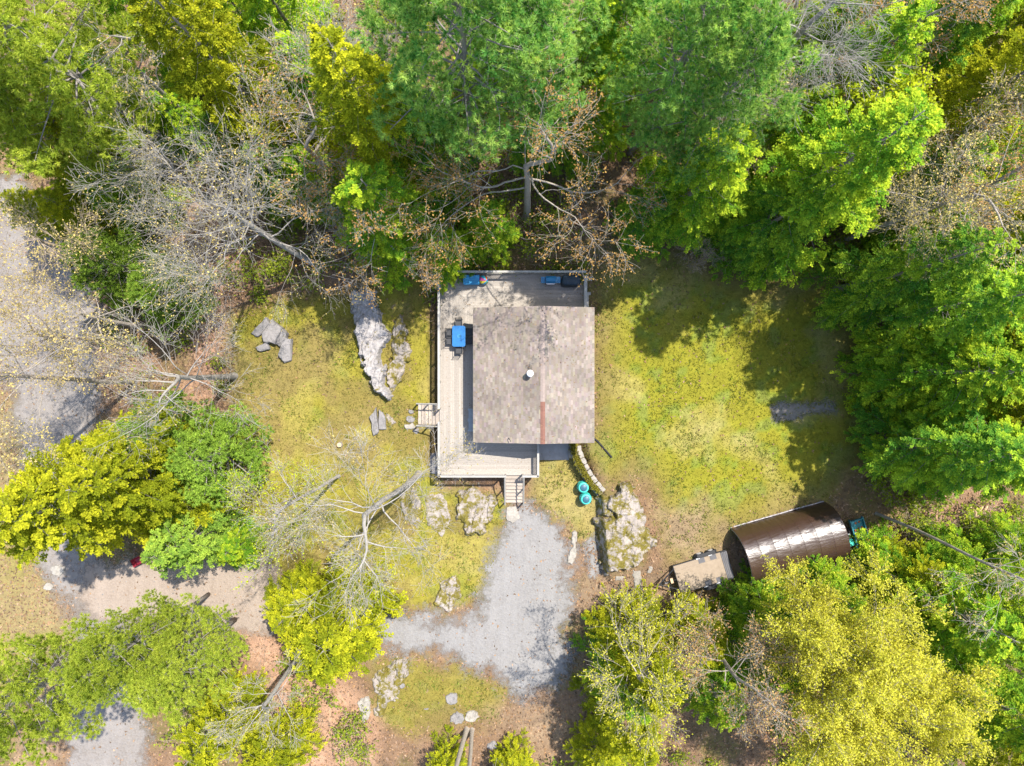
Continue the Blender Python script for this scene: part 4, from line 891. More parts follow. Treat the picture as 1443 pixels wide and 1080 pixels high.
# teal machines
cx, cy = G(1204, 745)[:2]; ct = thing("metal_cart", "old teal metal cart with rust spots and a tilted pale plate", "cart", (cx, cy, hz(cx, cy)), math.radians(17))
q = Buf(); q.box((0, .1, .55), (.86, 1.25, .05)); q.obj("bed", M['tealmetal'], ct)
for s_ in (-1, 1): q = Buf(); q.box((s_ * .45, 0, .66), (.05, 1.75, .26)); q.obj("side_panel", M['tealmetal'], ct)
q = Buf(); q.box((0, .75, .66), (.86, .05, .26)); q.obj("end_panel", M['tealmetal'], ct)
for k, (x, y) in enumerate(((-.05, .52), (.2, .55), (-.22, .05), (.03, .12), (.27, .15))): q = Buf(); q.lathe([(.085, .577), (.07, .60), (.0, .605)], (x, y, 0), 9); q.obj("rust_knob", M['rust'], ct)
q = Buf(); q.box((-.18, -.42, .66), (.34, .42, .03), .15, mat=Matrix.Rotation(.25, 3, 'X')); q.obj("plate", M['greyplastic'], ct)
q = Buf(); q.box((.12, -.85, .50), (.26, .40, .12), .3); q.obj("seat", M['greyplastic'], ct)
for s_ in (-1, 1): q = Buf(); q.tube([(s_ * .50, 0, .28), (s_ * .62, 0, .28)], .27, 16); q.obj("wheel", M['rubber'], ct)
cx, cy = G(1194, 763)[:2]; md = thing("garden_machine", "small teal garden machine with handles behind the shelter", "machine", (cx, cy, hz(cx, cy)), math.radians(25))
q = Buf(); q.prism([(-.22, -.2), (.22, -.2), (.26, .1), (.15, .28), (-.15, .28), (-.26, .1)], .2, .55); q.obj("body", M['teal'], md)
q = Buf(); q.prism([(-.2, .3), (.2, .3), (.2, .62), (-.2, .62)], .15, .5); q.obj("hopper", M['greyplastic'], md)
for s_ in (-1, 1):
    q = Buf(); q.tube([(s_ * .18, -.15, .5), (s_ * .22, -.6, .85), (s_ * .22, -.8, .9)], .02, 6); q.obj("handle", M['tealmetal'], md); q = Buf(); q.tube([(s_ * .27, .05, .2), (s_ * .36, .05, .2)], .2, 14); q.obj("wheel", M['rubber'], md)
# firewood
lg = []
for k in range(13):
    c = G(1362 + (k % 7) * 3.6 + k * .4, 722 + (k // 7) * 6 + (k % 3) * 1.5); L = random.uniform(.8, 1.25); a = math.radians(62 + random.uniform(-9, 9)); d = np.array([math.cos(a), math.sin(a)]) * L / 2; z = c[2] + .09 + (k // 7) * .1
    q = Buf(); q.tube([(-d[0], -d[1], 0), (0, 0, random.uniform(-.01, .02)), (d[0], d[1], 0)], [random.uniform(.07, .1)] * 3, 6); o = q.obj("split_log", M['log'], None, False, (c[0], c[1], z)); tag(o, "pale split log in the small woodpile on brown leaves", "log", "split logs in the woodpile")
# cut stump
c = G(479, 627); st = thing("tree_stump", "small pale cut stump alone in the lawn", "stump", tuple(c)); q = Buf(); q.lathe([(.24, -.1), (.19, .1), (.16, .22)], seg=12); q.obj("bark", M['bark_grey'], st, True); q = Buf(); q.lathe([(.162, .215), (.0, .225)], seg=12); q.obj("cut_face", M['log'], st)
# red box under the green tree
c = G(198, 789); rb = thing("red_wheelbarrow", "red metal tub mostly hidden under the green evergreen by the drive", "wheelbarrow", tuple(c), .5)
rb.scale = (.8, .8, .8)
q = Buf(); v = [[-.3, -.22, .25], [.3, -.22, .25], [.3, .22, .25], [-.3, .22, .25], [-.5, -.36, .6], [.48, -.34, .55], [.48, .34, .55], [-.5, .36, .6]]; q.add(v, [[3,2,1,0],[0,1,5,4],[1,2,6,5],[2,3,7,6],[3,0,4,7]]); q.obj("tub", M['red'], rb)
q = Buf(); q.tube([(-.62, -.05, .2), (-.62, .05, .2)], .2, 14); q.obj("wheel", M['rubber'], rb)
for s_ in (-1, 1): q = Buf(); q.tube([(-.62, s_ * .08, .2), (.2, s_ * .25, .24), (.95, s_ * .3, .55)], .022, 6); q.obj("handle", M['log'], rb); q = Buf(); q.tube([(.25, s_ * .24, .24), (.32, s_ * .26, 0)], .018, 6); q.obj("leg", M['black'], rb)

# ------------------------------------------------------------------ trees
HB = [hemlock(100 + k, 17, 4.2, 104) for k in range(3)]
HS = [hemlock(200 + k, 9.5, 3.1, 74, .18) for k in range(3)]
PB = [pine(300 + k, 23, 4.3, 12 + k % 2) for k in range(2)]
PS = [pine(400 + k, 9, 2.4, 12, .10, 20, .20) for k in range(2)]
def place(cx, cy, zc):
    p = P(cx, cy, zc); return (p[0], p[1], hz(p[0], p[1]) - .05)
def conifer(kind, cx, cy, h, R, mat, label, zf=.6):
    """crown seen at photo pixel (cx, cy) at the height zf*h"""
    pool, h0, R0, nm, grp = {'H': (HB, 17, 4.2, "hemlock_tree", "hemlocks around the clearing"), 'h': (HS, 9.5, 3.1, "hemlock_tree", "hemlocks around the clearing"), 'P': (PB, 23, 4.3, "pine_tree", "pines around the clearing"), 'p': (PS, 9, 2.4, "young_pine_tree", "young pines by the road")}[kind]
    tm, cm = pool[conifer.k % len(pool)]; conifer.k += 1
    root = thing(nm, label, "tree", place(cx, cy, h * zf), random.uniform(0, 6.28), grp); root.scale = (R / R0, R / R0, h / h0)
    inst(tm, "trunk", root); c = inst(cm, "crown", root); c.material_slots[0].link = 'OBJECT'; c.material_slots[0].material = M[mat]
    return root
conifer.k = 0
CON = [
 ('P', 35, 60, 21, 4.6, 'pine_yellow', "tall pine with pale tufts in the corner beyond the road", .72),
 ('H', 300, 85, 20, 4.0, 'hem_yellow', "tall yellow hemlock standing between leafless crowns behind the leaf-strewn slope", .66),
 ('H', 85, 205, 13, 3.6, 'hem_yellow', "dense yellow hemlock overhanging the upper end of the road", .6),
 ('h', 175, 270, 8, 2.6, 'hem_mid', "low olive hemlock under bare branches near the road bend", .5),
 ('H', 205, 25, 14, 3.0, 'hem_mid', "bluish thin evergreen beside the white forked bare tree", .6),
 ('H', 125, 125, 13, 3.0, 'hem_dark', "dark hemlock between the corner pine and the yellow hemlock", .5),
 ('H', 520, 150, 20, 3.9, 'hem_yellow', "tallest yellow hemlock behind the deck, next to the great pine", .68),
 ('H', 545, 300, 14, 3.7, 'hem_mid', "wide green hemlock between the long outcrop and the deck corner", .55),
 ('h', 628, 358, 7.5, 2.3, 'hem_mid', "small hemlock whose branches hang over the blue storage box", .5),
 ('h', 690, 325, 8.5, 2.0, 'hem_mid', "slim bright hemlock just behind the back railing", .55),
 ('H', 605, 215, 14, 3.2, 'hem_dark', "dark hemlock in the shadow of the great pine", .55),
 ('P', 640, 55, 25, 4.4, 'pine', "great blue green pine straight behind the cabin, trunk showing", .74),
 ('P', 740, 55, 20, 4.0, 'pine', "second blue green pine touching the great pine", .74),
 ('H', 830, 80, 15, 3.0, 'hem_mid', "green hemlock in the gap between the pine pairs", .6),
 ('H', 835, 175, 11, 2.6, 'hem_mid', "low hemlock behind the orange-budded oak", .55),
 ('P', 960, 70, 21, 3.6, 'pine', "broad emerald pine beyond the oak, away from the great pine", .74),
 ('P', 1015, 140, 21, 3.1, 'pine', "rounded emerald pine hanging towards the lawn", .70),
 ('H', 990, 255, 15, 3.7, 'hem_mid', "hemlock at the lawn edge beneath the emerald pines", .58),
 ('h', 910, 305, 8, 2.4, 'hem_dark', "short dark hemlock beside the oak at the lawn corner", .5),
 ('H', 1165, 250, 20, 4.4, 'hem_mid', "largest green hemlock at the head of the lawn, yellow tipped", .60),
 ('H', 1095, 310, 14, 3.2, 'hem_dark', "dark skirted hemlock shading the head of the lawn", .5),
 ('H', 1210, 110, 16, 3.6, 'hem_mid', "pale green hemlock behind the lime-leaved tree", .6),
 ('H', 1410, 120, 18, 3.6, 'hem_yellow', "bright yellow hemlock near the far corner behind the lime-leaved tree", .62),
 ('H', 1330, 40, 15, 3.4, 'hem_dark', "dark hemlock under the orange-budded top branches", .6),
 ('H', 1100, 190, 12, 2.8, 'hem_mid', "hemlock under the brown twiggy tree beside the emerald pine", .55),
 ('H', 1265, 385, 16, 3.2, 'hem_dark', "very dark hemlock in the corner of the lawn", .5),
 ('H', 1345, 430, 16.5, 3.6, 'hem_dark', "dark hemlock behind the lawn corner, below the tan-budded tree", .6),
 ('H', 1420, 400, 13.5, 3.9, 'hem_mid', "sunlit hemlock high above the lawn, next to the tan-budded tree", .62),
 ('H', 1325, 525, 15, 3.5, 'hem_mid', "hemlock at the middle of the lawn's wooded side", .5),
 ('H', 1400, 515, 13.5, 4.1, 'hem_mid', "tall sunlit hemlock behind the middle of the wooded side", .62),
 ('H', 1322, 635, 14.5, 3.4, 'hem_dark', "dark hemlock at the lawn's wooded side nearest the teal cart", .5),
 ('H', 1385, 640, 13, 3.9, 'hem_mid', "tall hemlock above the woodpile", .60),
 ('h', 905, 930, 12, 3.2, 'hem_yellow', "hemlock at the dirt edge nearest the gravel", .55),
 ('h', 985, 898, 7.5, 2.4, 'hem_yellow', "low hemlock touching the trailer bed", .5),
 ('h', 1080, 868, 7.5, 2.5, 'hem_mid', "low hemlock at the mouth of the shelter", .5),
 ('h', 1155, 830, 8, 2.6, 'hem_mid', "low hemlock along the middle of the shelter", .5),
 ('h', 1290, 825, 9, 2.9, 'hem_yellow', "hemlock covering the end of the teal machines", .5),
 ('H', 1325, 850, 13, 3.6, 'hem_mid', "rounded green hemlock between the shelter and the fallen-looking bare trunk", .55),
 ('H', 1420, 860, 15, 3.6, 'hem_mid', "outer green hemlock below the bare trunk", .6),
 ('H', 1400, 990, 15, 3.6, 'hem_mid', "green hemlock behind the yellow-leaved tree near the corner", .6),
 ('h', 1000, 965, 10, 3.0, 'hem_mid', "hemlock among bare branches below the trailer", .55),
 ('h', 1075, 930, 10, 2.8, 'hem_mid', "hemlock between the reddish tree and the shelter", .55),
 ('h', 1190, 900, 10, 2.8, 'hem_mid', "hemlock below the shelter, under the yellow-leaved tree", .5),
 ('h', 885, 1010, 11, 2.6, 'hem_yellow', "hemlock under the pale bare tree at the shaded gravel", .5),
 ('h', 845, 1070, 6, 2.2, 'hem_yellow', "low hemlock at the bottom of the dirt", .5),
 ('h', 725, 1085, 4.5, 1.7, 'hem_yellow', "small evergreen standing apart from the twin trunks", .5),
 ('h', 628, 1083, 4.5, 1.5, 'hem_yellow', "small evergreen hugging the twin trunks", .5),
 ('H', 105, 710, 15, 5.0, 'hem_yellow', "huge bright yellow evergreen beside the road", .6),
 ('H', 185, 665, 14, 4.2, 'hem_yellow', "yellow evergreen behind the huge one, nearer the lawn", .58),
 ('h', 260, 762, 9, 2.6, 'pine_soft', "fresh green evergreen over the dirt drive hiding the red tub", .55),
 ('p', 300, 640, 7.5, 2.8, 'pine_soft', "soft green young pine at the lawn edge below the white bare tree", .5),
 ('p', 235, 605, 7, 2.4, 'pine_soft', "soft green young pine under the white bare tree", .5),
 ('p', 165, 370, 9, 2.2, 'pine_soft', "fluffy pale young pine nearest the road", .62),
 ('p', 240, 415, 7.5, 2.2, 'pine_soft', "fluffy green young pine beside the pale one", .55),
 ('h', 470, 880, 8.5, 4.3, 'hem_yellow', "bright yellow evergreen between the drive and the gravel under bare branches", .52),
 ('h', 415, 855, 6.5, 2.4, 'hem_yellow', "smaller yellow evergreen at the drive side of the bright one", .5),
 ('P', 15, 1000, 18, 3.6, 'pine_yellow', "largest lime green pine over the lower road", .72),
 ('P', 250, 945, 12, 3.1, 'pine_yellow', "lime green pine reaching towards the pink leaves", .70),
 ('P', 170, 925, 15, 2.4, 'pine_yellow', "narrow lime green pine in the fork of the drive and road", .72),
 ('h', 300, 1030, 8.5, 2.8, 'hem_yellow', "yellow evergreen below the small pale bare tree", .52),
 ('h', 385, 1065, 8, 2.6, 'hem_yellow', "yellow evergreen at the bottom edge by the pink leaves", .52),
 ('h', 335, 770, 4.5, 1.8, 'hem_mid', "green shrub-like evergreen at the lawn corner above the drive", .5),
 ('H', 1275, 265, 13, 3.0, 'hem_dark', "dark hemlock between the lime-leaved and the tan-budded trees", .5),
 ('H', 440, 130, 12, 2.8, 'hem_mid', "hemlock hidden among bare limbs next to the tallest yellow hemlock", .5),
 ('H', 400, 250, 10, 2.4, 'hem_dark', "dark hemlock behind the great spreading bare tree", .5),
 ('H', 395, 15, 14, 3.2, 'hem_mid', "half hidden green hemlock behind the twisting white limbs", .6),
 ('H', 870, 5, 18, 3.2, 'hem_mid', "green hemlock top filling the gap behind the pine pairs", .65),
 ('H', 1005, 5, 19, 3.0, 'hem_mid', "green hemlock between the emerald pine and the silvery bare tree", .65),
 ('H', 1445, 310, 15, 3.6, 'hem_yellow', "yellow hemlock behind the second tan-budded tree", .6),
 ('H', 1455, 480, 14, 4.0, 'hem_yellow', "tallest sunlit yellow hemlock far behind the lawn's wooded side", .66),
 ('H', 1455, 600, 13.5, 3.9, 'hem_yellow', "yellow hemlock behind the tall one above the woodpile", .64),
 ('H', 1440, 1060, 14, 3.4, 'hem_yellow', "yellow hemlock in the lower corner beyond the yellow-leaved trees", .6),
 ('P', 45, 165, 16, 3.2, 'pine_yellow', "shorter pale pine in front of the tall corner pine", .72),
 ('h', 255, 175, 7, 2.4, 'hem_mid', "small hemlock at the foot of the tall yellow hemlock by the leaf slope", .5),
 ('h', 330, 205, 7.5, 2.2, 'hem_dark', "small dark hemlock on the leaf slope under bare limbs", .5),
 ('h', 760, 205, 7, 2.2, 'hem_dark', "small dark evergreen under the orange-budded oak", .5),
 ('h', 1290, 330, 9, 2.6, 'hem_mid', "small green hemlock under the tan-budded tree", .5),
 ('h', 1400, 300, 9, 2.6, 'hem_mid', "small green hemlock between the tan-budded pair", .5),
 ('h', 1150, 150, 9, 2.6, 'hem_mid', "small hemlock under the silvery bare tree", .5),
 ('h', 880, 955, 10, 2.6, 'hem_mid', "shaded hemlock at the edge of the dirt between the pale bare tree and gravel", .5),
 ('H', 1365, 10, 14, 3.4, 'hem_mid', "green hemlock behind the orange-budded treetop", .65),
 ('H', 1440, 25, 13, 3.6, 'hem_yellow', "yellow hemlock in the far upper corner behind the bright one", .65),
 ('H', 700, 5, 16, 3.0, 'hem_mid', "hemlock peeping out between the two great pines", .65),
 ('h', 370, 130, 9, 2.6, 'hem_mid', "green hemlock under bare limbs close by the tallest yellow hemlock", .5),
 ('h', 445, 255, 9, 2.5, 'hem_mid', "green hemlock under the orange-budded bare tree beside the leaf slope", .5),
 ('h', 265, 10, 12, 3.0, 'hem_yellow', "yellow-green hemlock behind the tall yellow one by the leaf slope", .6),
 ('h', 335, 15, 12, 2.6, 'hem_mid', "green hemlock between the tall yellow hemlock and the twisting limbs", .6),
 ('h', 1130, 60, 9, 2.6, 'hem_mid', "green hemlock glimpsed through the silvery fine twigs", .5),
 ('h', 1215, 30, 12, 2.8, 'hem_mid', "green hemlock behind the silvery tree near the orange-budded treetop", .6),
 ('h', 1420, 215, 9, 2.8, 'hem_mid', "green hemlock under the second tan-budded tree", .5),
 ('h', 1335, 215, 9, 2.6, 'hem_yellow', "yellow-green hemlock at the foot of the first tan-budded tree", .5),
 ('h', 1430, 770, 7, 2.4, 'hem_mid', "low green hemlock past the woodpile along the bare trunk", .5),
 ('h', 1420, 930, 9, 2.8, 'hem_mid', "low green hemlock between the two outer green hemlocks", .5),
 ('h', 120, 300, 6.5, 2.2, 'hem_yellow', "low yellow evergreen at the road bend beside the olive hemlock", .5),
 ('h', 60, 300, 6, 2.0, 'hem_yellow', "low yellow evergreen at the upper road edge", .5),
]
for t in CON: conifer(*t)

def broad(label, cx, cy, zc, name="bare_tree", group="leafless trees around the clearing", base=None, rotz=0, **kw):
    """leafless or budding tree: crown middle at pixel (cx, cy) at height zc, or base at a ground pixel"""
    loc = tuple(G(*base)) if base else place(cx, cy, zc)
    root = thing(name, label, "tree", loc, rotz, group); kw['R'] *= .74; kw['r0'] *= .86; t, br, lf = deciduous(**kw); inst(t, "trunk", root); bo = inst(br, "crown", root)
    if lf: inst(lf, "leaves", root)
    return root
BT, BG = "budding_tree", "trees in new leaf"
broad("orange-budded oak with spreading limbs directly behind the back railing", 0, 0, 0, base=(742, 306), seed=11, hb=10, R=7.2, r0=.30, bud='bud_orange', nbud=9000, budsz=.11, counts=(8, 7, 5, 4), upt=.0, clump=3, wob=.2)
broad("great spreading bare tree above the leaf slope near the slab cluster", 0, 0, 0, base=(452, 378), seed=12, hb=9.5, R=8.0, r0=.27, bark='bark_white', bud='bud_tan', nbud=3800, budsz=.10, counts=(10, 7, 6, 5), lean=(-.22, .10), upt=.0, wob=.2)
broad("pale bare tree on the leaf slope between the road hemlocks and the great spreading tree", 245, 250, 11, seed=51, hb=9, R=5.6, r0=.2, bark='bark_white', bud='bud_tan', nbud=2200, budsz=.09, counts=(8, 7, 6, 5), upt=0, wob=.2)
broad("white bare tree with drooping limbs between the road and the lawn", 0, 0, 0, base=(330, 530), seed=13, hb=9.5, R=5.0, r0=.25, bark='bark_white', bud='bud_tan', nbud=500, counts=(10, 6, 5, 4), upt=-.02, wob=.2)
broad("thin bare tree leaning out across the road", 0, 0, 0, base=(190, 538), seed=14, hb=13, R=5.5, r0=.2, bark='bark_pale', bud='bud_tan', nbud=3000, counts=(8, 6, 5, 5), upt=.02)
broad("pale bare tree beside the fluffy young pines", 0, 0, 0, base=(215, 462), seed=15, hb=7.5, R=4.2, r0=.19, bark='bark_pale', bud='bud_tan', nbud=2200, counts=(7, 5, 5, 4), upt=.0, wob=.22)
broad("tall pale bare tree with a leaning trunk beside the front deck corner", 0, 0, 0, base=(590, 668), seed=16, hb=15.5, R=5.2, r0=.235, bark='bark_white', bud='bud_tan', nbud=2400, budsz=.09, counts=(9, 7, 6, 5), upt=-.01, wob=.2, lean=(-.03, -.05))
broad("slim pale tree on the open lawn throwing a thin shadow", 0, 0, 0, base=(477, 671), seed=17, hb=11.5, R=3.6, r0=.14, bark='bark_white', bud='bud_lime', nbud=1300, budsz=.09, counts=(7, 4, 4, 3), upt=.03, wob=.15, lean=(-.04, -.02))
broad("white forked bare tree in the far corner by the pine", 140, 60, 13, seed=18, hb=11, R=4.2, r0=.22, bark='bark_white', bud='bud_tan', nbud=600, counts=(7, 5, 5, 4), upt=.02, wob=.22)
broad("bare tree with twisting white limbs between the two tall yellow hemlocks", 435, 55, 15, seed=19, hb=12, R=4.5, r0=.22, bark='bark_white', bud='bud_tan', nbud=900, counts=(8, 6, 5, 4), wob=.22)
broad("bare tree with orange buds just below the twisting white one", 420, 190, 12, seed=20, hb=10, R=4.6, r0=.22, bark='bark_pale', bud='bud_orange', nbud=2500, counts=(8, 6, 5, 4), wob=.22, upt=0)
broad("small bare tree overhanging the wide green hemlock beside the deck", 0, 0, 0, base=(582, 384), seed=21, hb=9, R=3.8, r0=.17, bark='bark_white', bud='bud_orange', nbud=2200, counts=(7, 5, 5, 4), wob=.22, upt=-.02, lean=(-.12, .1))
broad("silvery bare tree with dense fine twigs beyond the emerald pines", 0, 0, 0, base=(1008, 195), seed=22, hb=15, R=6.0, r0=.27, bark='bark_white', bud='bud_tan', nbud=0, counts=(13, 8, 6, 4), upt=.05, wob=.12)
broad("brown twiggy tree between the silvery tree and the largest hemlock", 1075, 175, 9, seed=23, hb=7, R=3.6, r0=.14, bark='bark_tan', bud='bud_tan', nbud=1500, counts=(9, 6, 5, 4), wob=.2)
broad("tan-budded bare tree above the dark lawn corner", 1350, 270, 13, seed=24, hb=11.5, R=5.4, r0=.24, bark='bark_pale', bud='bud_tan', nbud=7000, budsz=.11, counts=(10, 6, 6, 5), wob=.18)
broad("second tan-budded tree at the frame edge past the first", 1445, 235, 14, seed=25, hb=11.5, R=4.6, r0=.22, bark='bark_pale', bud='bud_orange', nbud=4500, budsz=.11, counts=(9, 6, 5, 5), wob=.18)
broad("orange-budded treetop among dark evergreens at the far edge", 1300, 15, 14, seed=26, hb=11.5, R=4.5, r0=.2, bark='bark_pale', bud='bud_orange', nbud=3500, counts=(8, 6, 5, 4), wob=.2)
broad("pale bare tree with yellow tips beside the shaded gravel", 925, 1000, 13, seed=27, hb=10, R=4.6, r0=.24, bark='bark_pale', bud='bud_yellow', nbud=4200, budsz=.11, counts=(9, 6, 5, 3), wob=.12, upt=.06)
broad("reddish-budded bare tree between the pale and the yellow trees", 1065, 985, 12, seed=28, hb=9.5, R=4.2, r0=.2, bark='bark_pale', bud='bud_red', nbud=5500, budsz=.11, counts=(10, 7, 6, 4), wob=.16, upt=.05)
broad("big yellow-leaved tree in new leaf below the shelter", 1230, 985, 13.5, BT, BG, seed=29, hb=10, R=5.8, r0=.3, bark='bark_pale', bud='bud_yellow', nbud=80000, budsz=.112, counts=(12, 7, 6, 5), wob=.14, upt=.05, budspread=.13, clump=4)
broad("smaller yellow-leaved tree at the bottom edge", 1310, 1050, 13, BT, BG, seed=30, hb=10, R=4.8, r0=.24, bark='bark_pale', bud='bud_yellow', nbud=46000, budsz=.112, counts=(10, 7, 6, 5), wob=.14, upt=.05, budspread=.13, clump=4)
broad("lime-leaved young tree in fresh leaf among the far hemlocks", 1290, 155, 13, BT, BG, seed=31, hb=10.5, R=3.6, r0=.16, bark='bark_pale', bud='bud_lime', nbud=6500, budsz=.19, counts=(8, 6, 5, 4), wob=.18, upt=.04, clump=2)
broad("small pale bare tree leaning over the pink leaves", 0, 0, 0, base=(432, 912), seed=32, hb=9, R=3.0, r0=.2, bark='bark_white', bud='bud_tan', nbud=200, counts=(8, 5, 5, 4), wob=.18, upt=0, lean=(-.02, 0))
broad("long grey bare trunk reaching outward past the woodpile", 0, 0, 0, base=(1235, 724), seed=33, hb=13, R=4.2, r0=.13, bark='bark_pale', bud='bud_tan', nbud=1200, counts=(9, 5, 5, 4), wob=.2, upt=0, lean=(.05, -.02))
broad("pale bare sapling thicket tree on the lawn edge by the slim tree", 365, 725, 7, seed=34, hb=5, R=3.2, r0=.08, bark='bark_pale', bud='bud_lime', nbud=2600, budsz=.09, counts=(8, 5, 4, 3), wob=.16, upt=.05)
broad("tan leafless tree at the road's edge under the corner pine", 20, 470, 12, seed=35, hb=9.5, R=4.6, r0=.18, bark='bark_tan', bud='bud_tan', nbud=3500, budsz=.10, counts=(9, 6, 6, 4), wob=.18)
broad("tan leafless tree where the road leaves the picture", 25, 330, 12, seed=36, hb=9.5, R=4.2, r0=.18, bark='bark_tan', bud='bud_tan', nbud=2200, budsz=.10, counts=(8, 6, 5, 4), wob=.18)
broad("small bare tree beside the tallest yellow hemlock's top", 520, 35, 14, seed=37, hb=11.5, R=3.0, r0=.16, bark='bark_white', bud='bud_tan', nbud=300, counts=(7, 5, 5, 4), wob=.2)
broad("bare brown sapling at the head of the lawn", 985, 350, 3, seed=38, hb=1.6, R=2.0, r0=.05, bark='bark_tan', bud='bud_tan', nbud=500, budsz=.09, counts=(9, 6, 5, 4), wob=.2)
tw_ = broad("twin grey trunks rising from one base at the bottom edge", 0, 0, 0, base=(658, 1028), seed=39, hb=13, R=4, r0=.2, bark='bark_pale', bud='bud_tan', nbud=500, counts=(7, 5, 4, 4), lean=(-.10, -.03))
t2 = deciduous(seed=40, hb=12, R=3.6, r0=.15, bark='bark_pale', nbud=0, counts=(6, 5, 4, 4), lean=(.04, -.03)); inst(t2[0], "trunk", tw_, (.35, -.05, 0)); inst(t2[1], "crown", tw_, (.35, -.05, 0))

# ------------------------------------------------------------------ ground cover
r = np.random.default_rng(77)
def scatter(n, wfun, x0=-39, x1=39, y0=-30, y1=30):
    x = r.uniform(x0, x1, n); y = r.uniform(y0, y1, n); k = r.random(n) < wfun(x, y); return x[k], y[k]
def onroad(x, y): return np.maximum.reduce([smooth(-.2, .5, sdist(p_, x, y)) for p_ in (PAD, DRV, ROAD)])
KEEP = wpoly([(905,780),(1020,720),(1160,695),(1235,715),(1235,790),(1060,830),(950,850),(905,840)]); KEEP2 = wpoly([(560,560),(620,560),(620,660),(860,610),(950,660),(950,850),(690,880),(590,760),(560,640)])
def inhouse(x, y): return ((x > -5.0) & (x < 5.1) & (y > -3.9) & (y < 7.6)) | ((x > -5.0) & (x < 1.85) & (y > -6.4) & (y < 0))
x, y = scatter(230000, lambda x, y: lawnness(x, y) * (1 - onroad(x, y)) * ~inhouse(x, y) * smooth(.25, .6, fbm(x, y, .9, 3) + .15))
n = len(x); z = H(x, y); gc = gcol(x, y); mixn = smooth(.4, .62, fbm(x + 9, y + 3, 1.7, 3))[:, None]
col = gc * (1 - .5 * mixn) * r.uniform(.9, 1.5, (n, 1)) + .5 * mixn * np.array((.15, .19, .015)) * r.uniform(.7, 1.3, (n, 1))
g = Buf(); kites(g, np.c_[x, y, z - .01], np.c_[r.normal(0, .75, (n, 2)), r.uniform(.25, .8, n)], r.normal(0, 1, (n, 3)), r.uniform(.09, .27, n), r.uniform(.03, .075, n), col); g.obj("grass", M['tuft'], kind="stuff")
x, y = scatter(150000, lambda x, y: (1 - .95 * lawnness(x, y)) * (1 - .92 * onroad(x, y)) * ~inhouse(x, y))
n = len(x); z = H(x, y); pal = np.array([(.27, .16, .095), (.18, .11, .065), (.33, .22, .14), (.22, .15, .11), (.13, .085, .055), (.30, .175, .085)]); col = pal[r.integers(0, 6, n)] * r.uniform(.7, 1.3, (n, 1))
g = Buf(); kites(g, np.c_[x, y, z + r.uniform(.01, .06, n)], np.c_[r.normal(0, 1, (n, 2)), r.normal(0, .25, n)], np.c_[r.normal(0, .4, (n, 2)), np.ones(n)], r.uniform(.09, .22, n), r.uniform(.07, .15, n), col, tri=True); g.obj("fallen_leaves", M['deadleaf'], kind="stuff")
# taller weed tufts in loose colonies on the grass
x, y = scatter(60000, lambda x, y: lawnness(x, y) * (1 - onroad(x, y)) * ~inhouse(x, y) * smooth(.50, .66, fbm(x + 40, y + 7, .7, 4)))
nb_ = 5; x = np.repeat(x, nb_) + r.normal(0, .05, len(x) * nb_); y = np.repeat(y, nb_) + r.normal(0, .05, len(x)); n = len(x); z = H(x, y); hue = np.repeat(r.random(n // nb_), nb_)[:, None]
col = (np.array((.11, .17, .018)) * (1 - hue) + np.array((.30, .27, .07)) * hue) * r.uniform(.9, 1.6, (n, 1))
g = Buf(); kites(g, np.c_[x, y, z - .01], np.c_[r.normal(0, .6, (n, 2)), r.uniform(.5, 1.2, n)], r.normal(0, 1, (n, 3)), r.uniform(.12, .30, n), r.uniform(.03, .06, n), col); g.obj("weeds", M['tuft'], kind="stuff")
x = r.uniform(-4.9, 4.9, 900); y = r.uniform(-6.2, 7.4, 900); k = ((x < WX0) | (y > WY1) | ((y < WY0) & (x < DBX))) & (r.random(900) < .25 + .7 * smooth(1, 7, y)); x = x[k]; y = y[k]; n = len(x)
g = Buf(); kites(g, np.c_[x, y, np.full(n, DZ + .008)], np.c_[r.normal(0, 1, (n, 2)), np.full(n, .05)], np.c_[r.normal(0, .2, (n, 2)), np.ones(n)], r.uniform(.05, .12, n), r.uniform(.03, .07, n), np.array((.24, .15, .07)) * r.uniform(.5, 1.4, (n, 1))); g.obj("fallen_leaves", M['deadleaf'], kind="stuff")
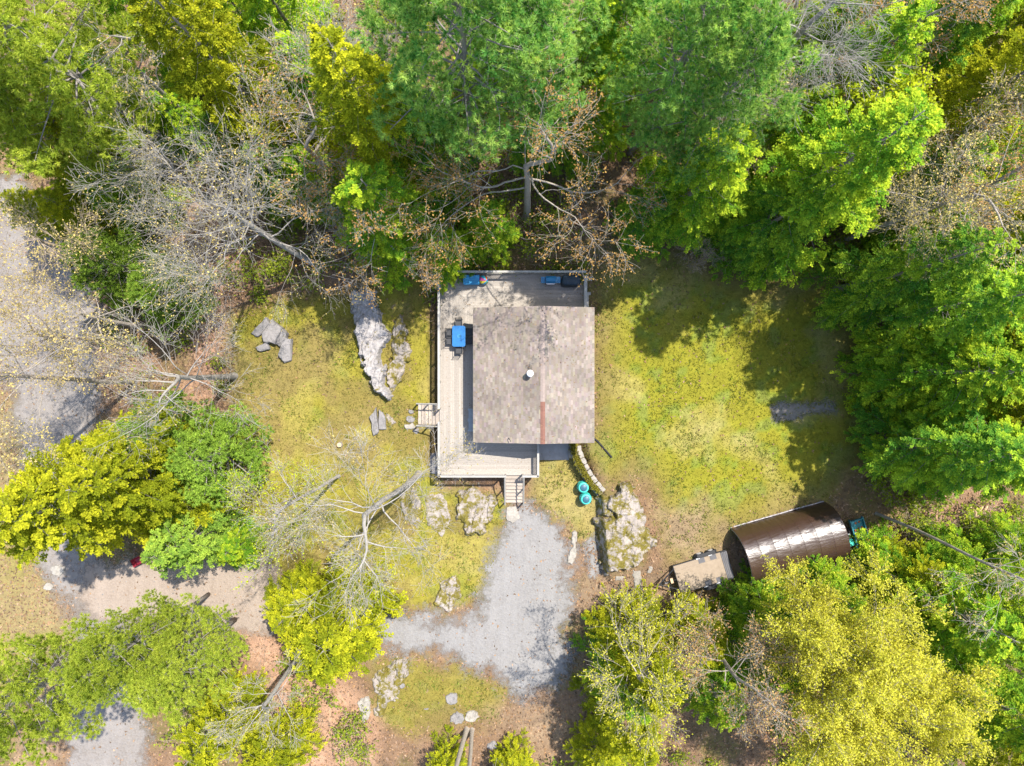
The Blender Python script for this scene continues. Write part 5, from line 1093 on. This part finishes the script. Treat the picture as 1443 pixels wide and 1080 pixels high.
# undergrowth: leafy and twiggy clumps on the forest floor
und = Buf(); brush = Buf()
cx_, cy_ = scatter(5200, lambda x, y: (sdist(KEEP, x, y) < -.6) * (sdist(wpoly([(500,915),(700,900),(860,860),(850,1080),(520,1070)]), x, y) < 0) * (sdist(KEEP2, x, y) < -.3) * (np.abs(x + 4.4) + np.abs(y - 8) > 1.6) * (1 - smooth(-1.5, .2, np.maximum.reduce([sdist(p_, x, y) for p_ in (LAWN_R, LAWN_L, LAWN_P, PAD, DRV, ROAD)]))) * ~inhouse(x, y) * smooth(.42, .58, fbm(x + 3, y + 60, .22, 3)), -38, 38, -29, 29)
for X_, Y_ in zip(cx_, cy_):
    z0 = hz(X_, Y_); hh = r.uniform(.5, 2.2); nst = r.integers(4, 8); leafy = r.random() < .74
    for k in range(nst):
        a = r.random() * 6.28; e = np.array([X_ + math.cos(a) * hh * .55, Y_ + math.sin(a) * hh * .55, z0 + hh * r.uniform(.6, 1.1)]); s0_ = np.array([X_ + r.normal(0, .1), Y_ + r.normal(0, .1), z0 - .03]); m_ = (s0_ + e) / 2 + r.normal(0, .12, 3)
        brush.tube([s0_, m_, e], [.014, .011, .007], 3, cap=False)
        for j in range(2):
            e2 = m_ + (e - m_) * r.random() + r.normal(0, .35, 3) * [1, 1, .5]; brush.tube([m_ + (e - m_) * .3, e2], [.008, .006], 3, cap=False)
        if leafy:
            q_ = r.integers(12, 26); pos = s0_ + (e - s0_) * r.uniform(.35, 1.1, (q_, 1)) + r.normal(0, .22, (q_, 3)); kites(und, pos, r.normal(0, 1, (q_, 3)), r.normal(0, .5, (q_, 3)) + [0, 0, 1], r.uniform(.12, .26, q_), r.uniform(.08, .17, q_), lc(r, q_), tri=True)
und.obj("undergrowth", M['under'], kind="stuff"); brush.obj("brushwood", M['bark_tan'], kind="stuff")
x, y = scatter(16000, lambda x, y: onroad(x, y) * .5); n = len(x); z = H(x, y) + .03
pb = Buf(); oc = np.array([[1, 0, 0], [0, 1, 0], [-1, 0, 0], [0, -1, 0], [0, 0, .7], [0, 0, -.7]]); sz = r.uniform(.02, .055, n); v = np.c_[x, y, z][:, None] + oc[None] * sz[:, None, None] * r.uniform(.6, 1.3, (n, 6, 1))
f = np.array([[0, 1, 4], [1, 2, 4], [2, 3, 4], [3, 0, 4]]); F = (f[None] + 6 * np.arange(n)[:, None, None]).reshape(-1, 3); pb.add(v.reshape(-1, 3), F, np.repeat(np.array((.25, .24, .23)) * r.uniform(.55, 1.4, (n, 1)), 6, 0)); pb.obj("gravel_stones", M['deadleaf'], kind="stuff")
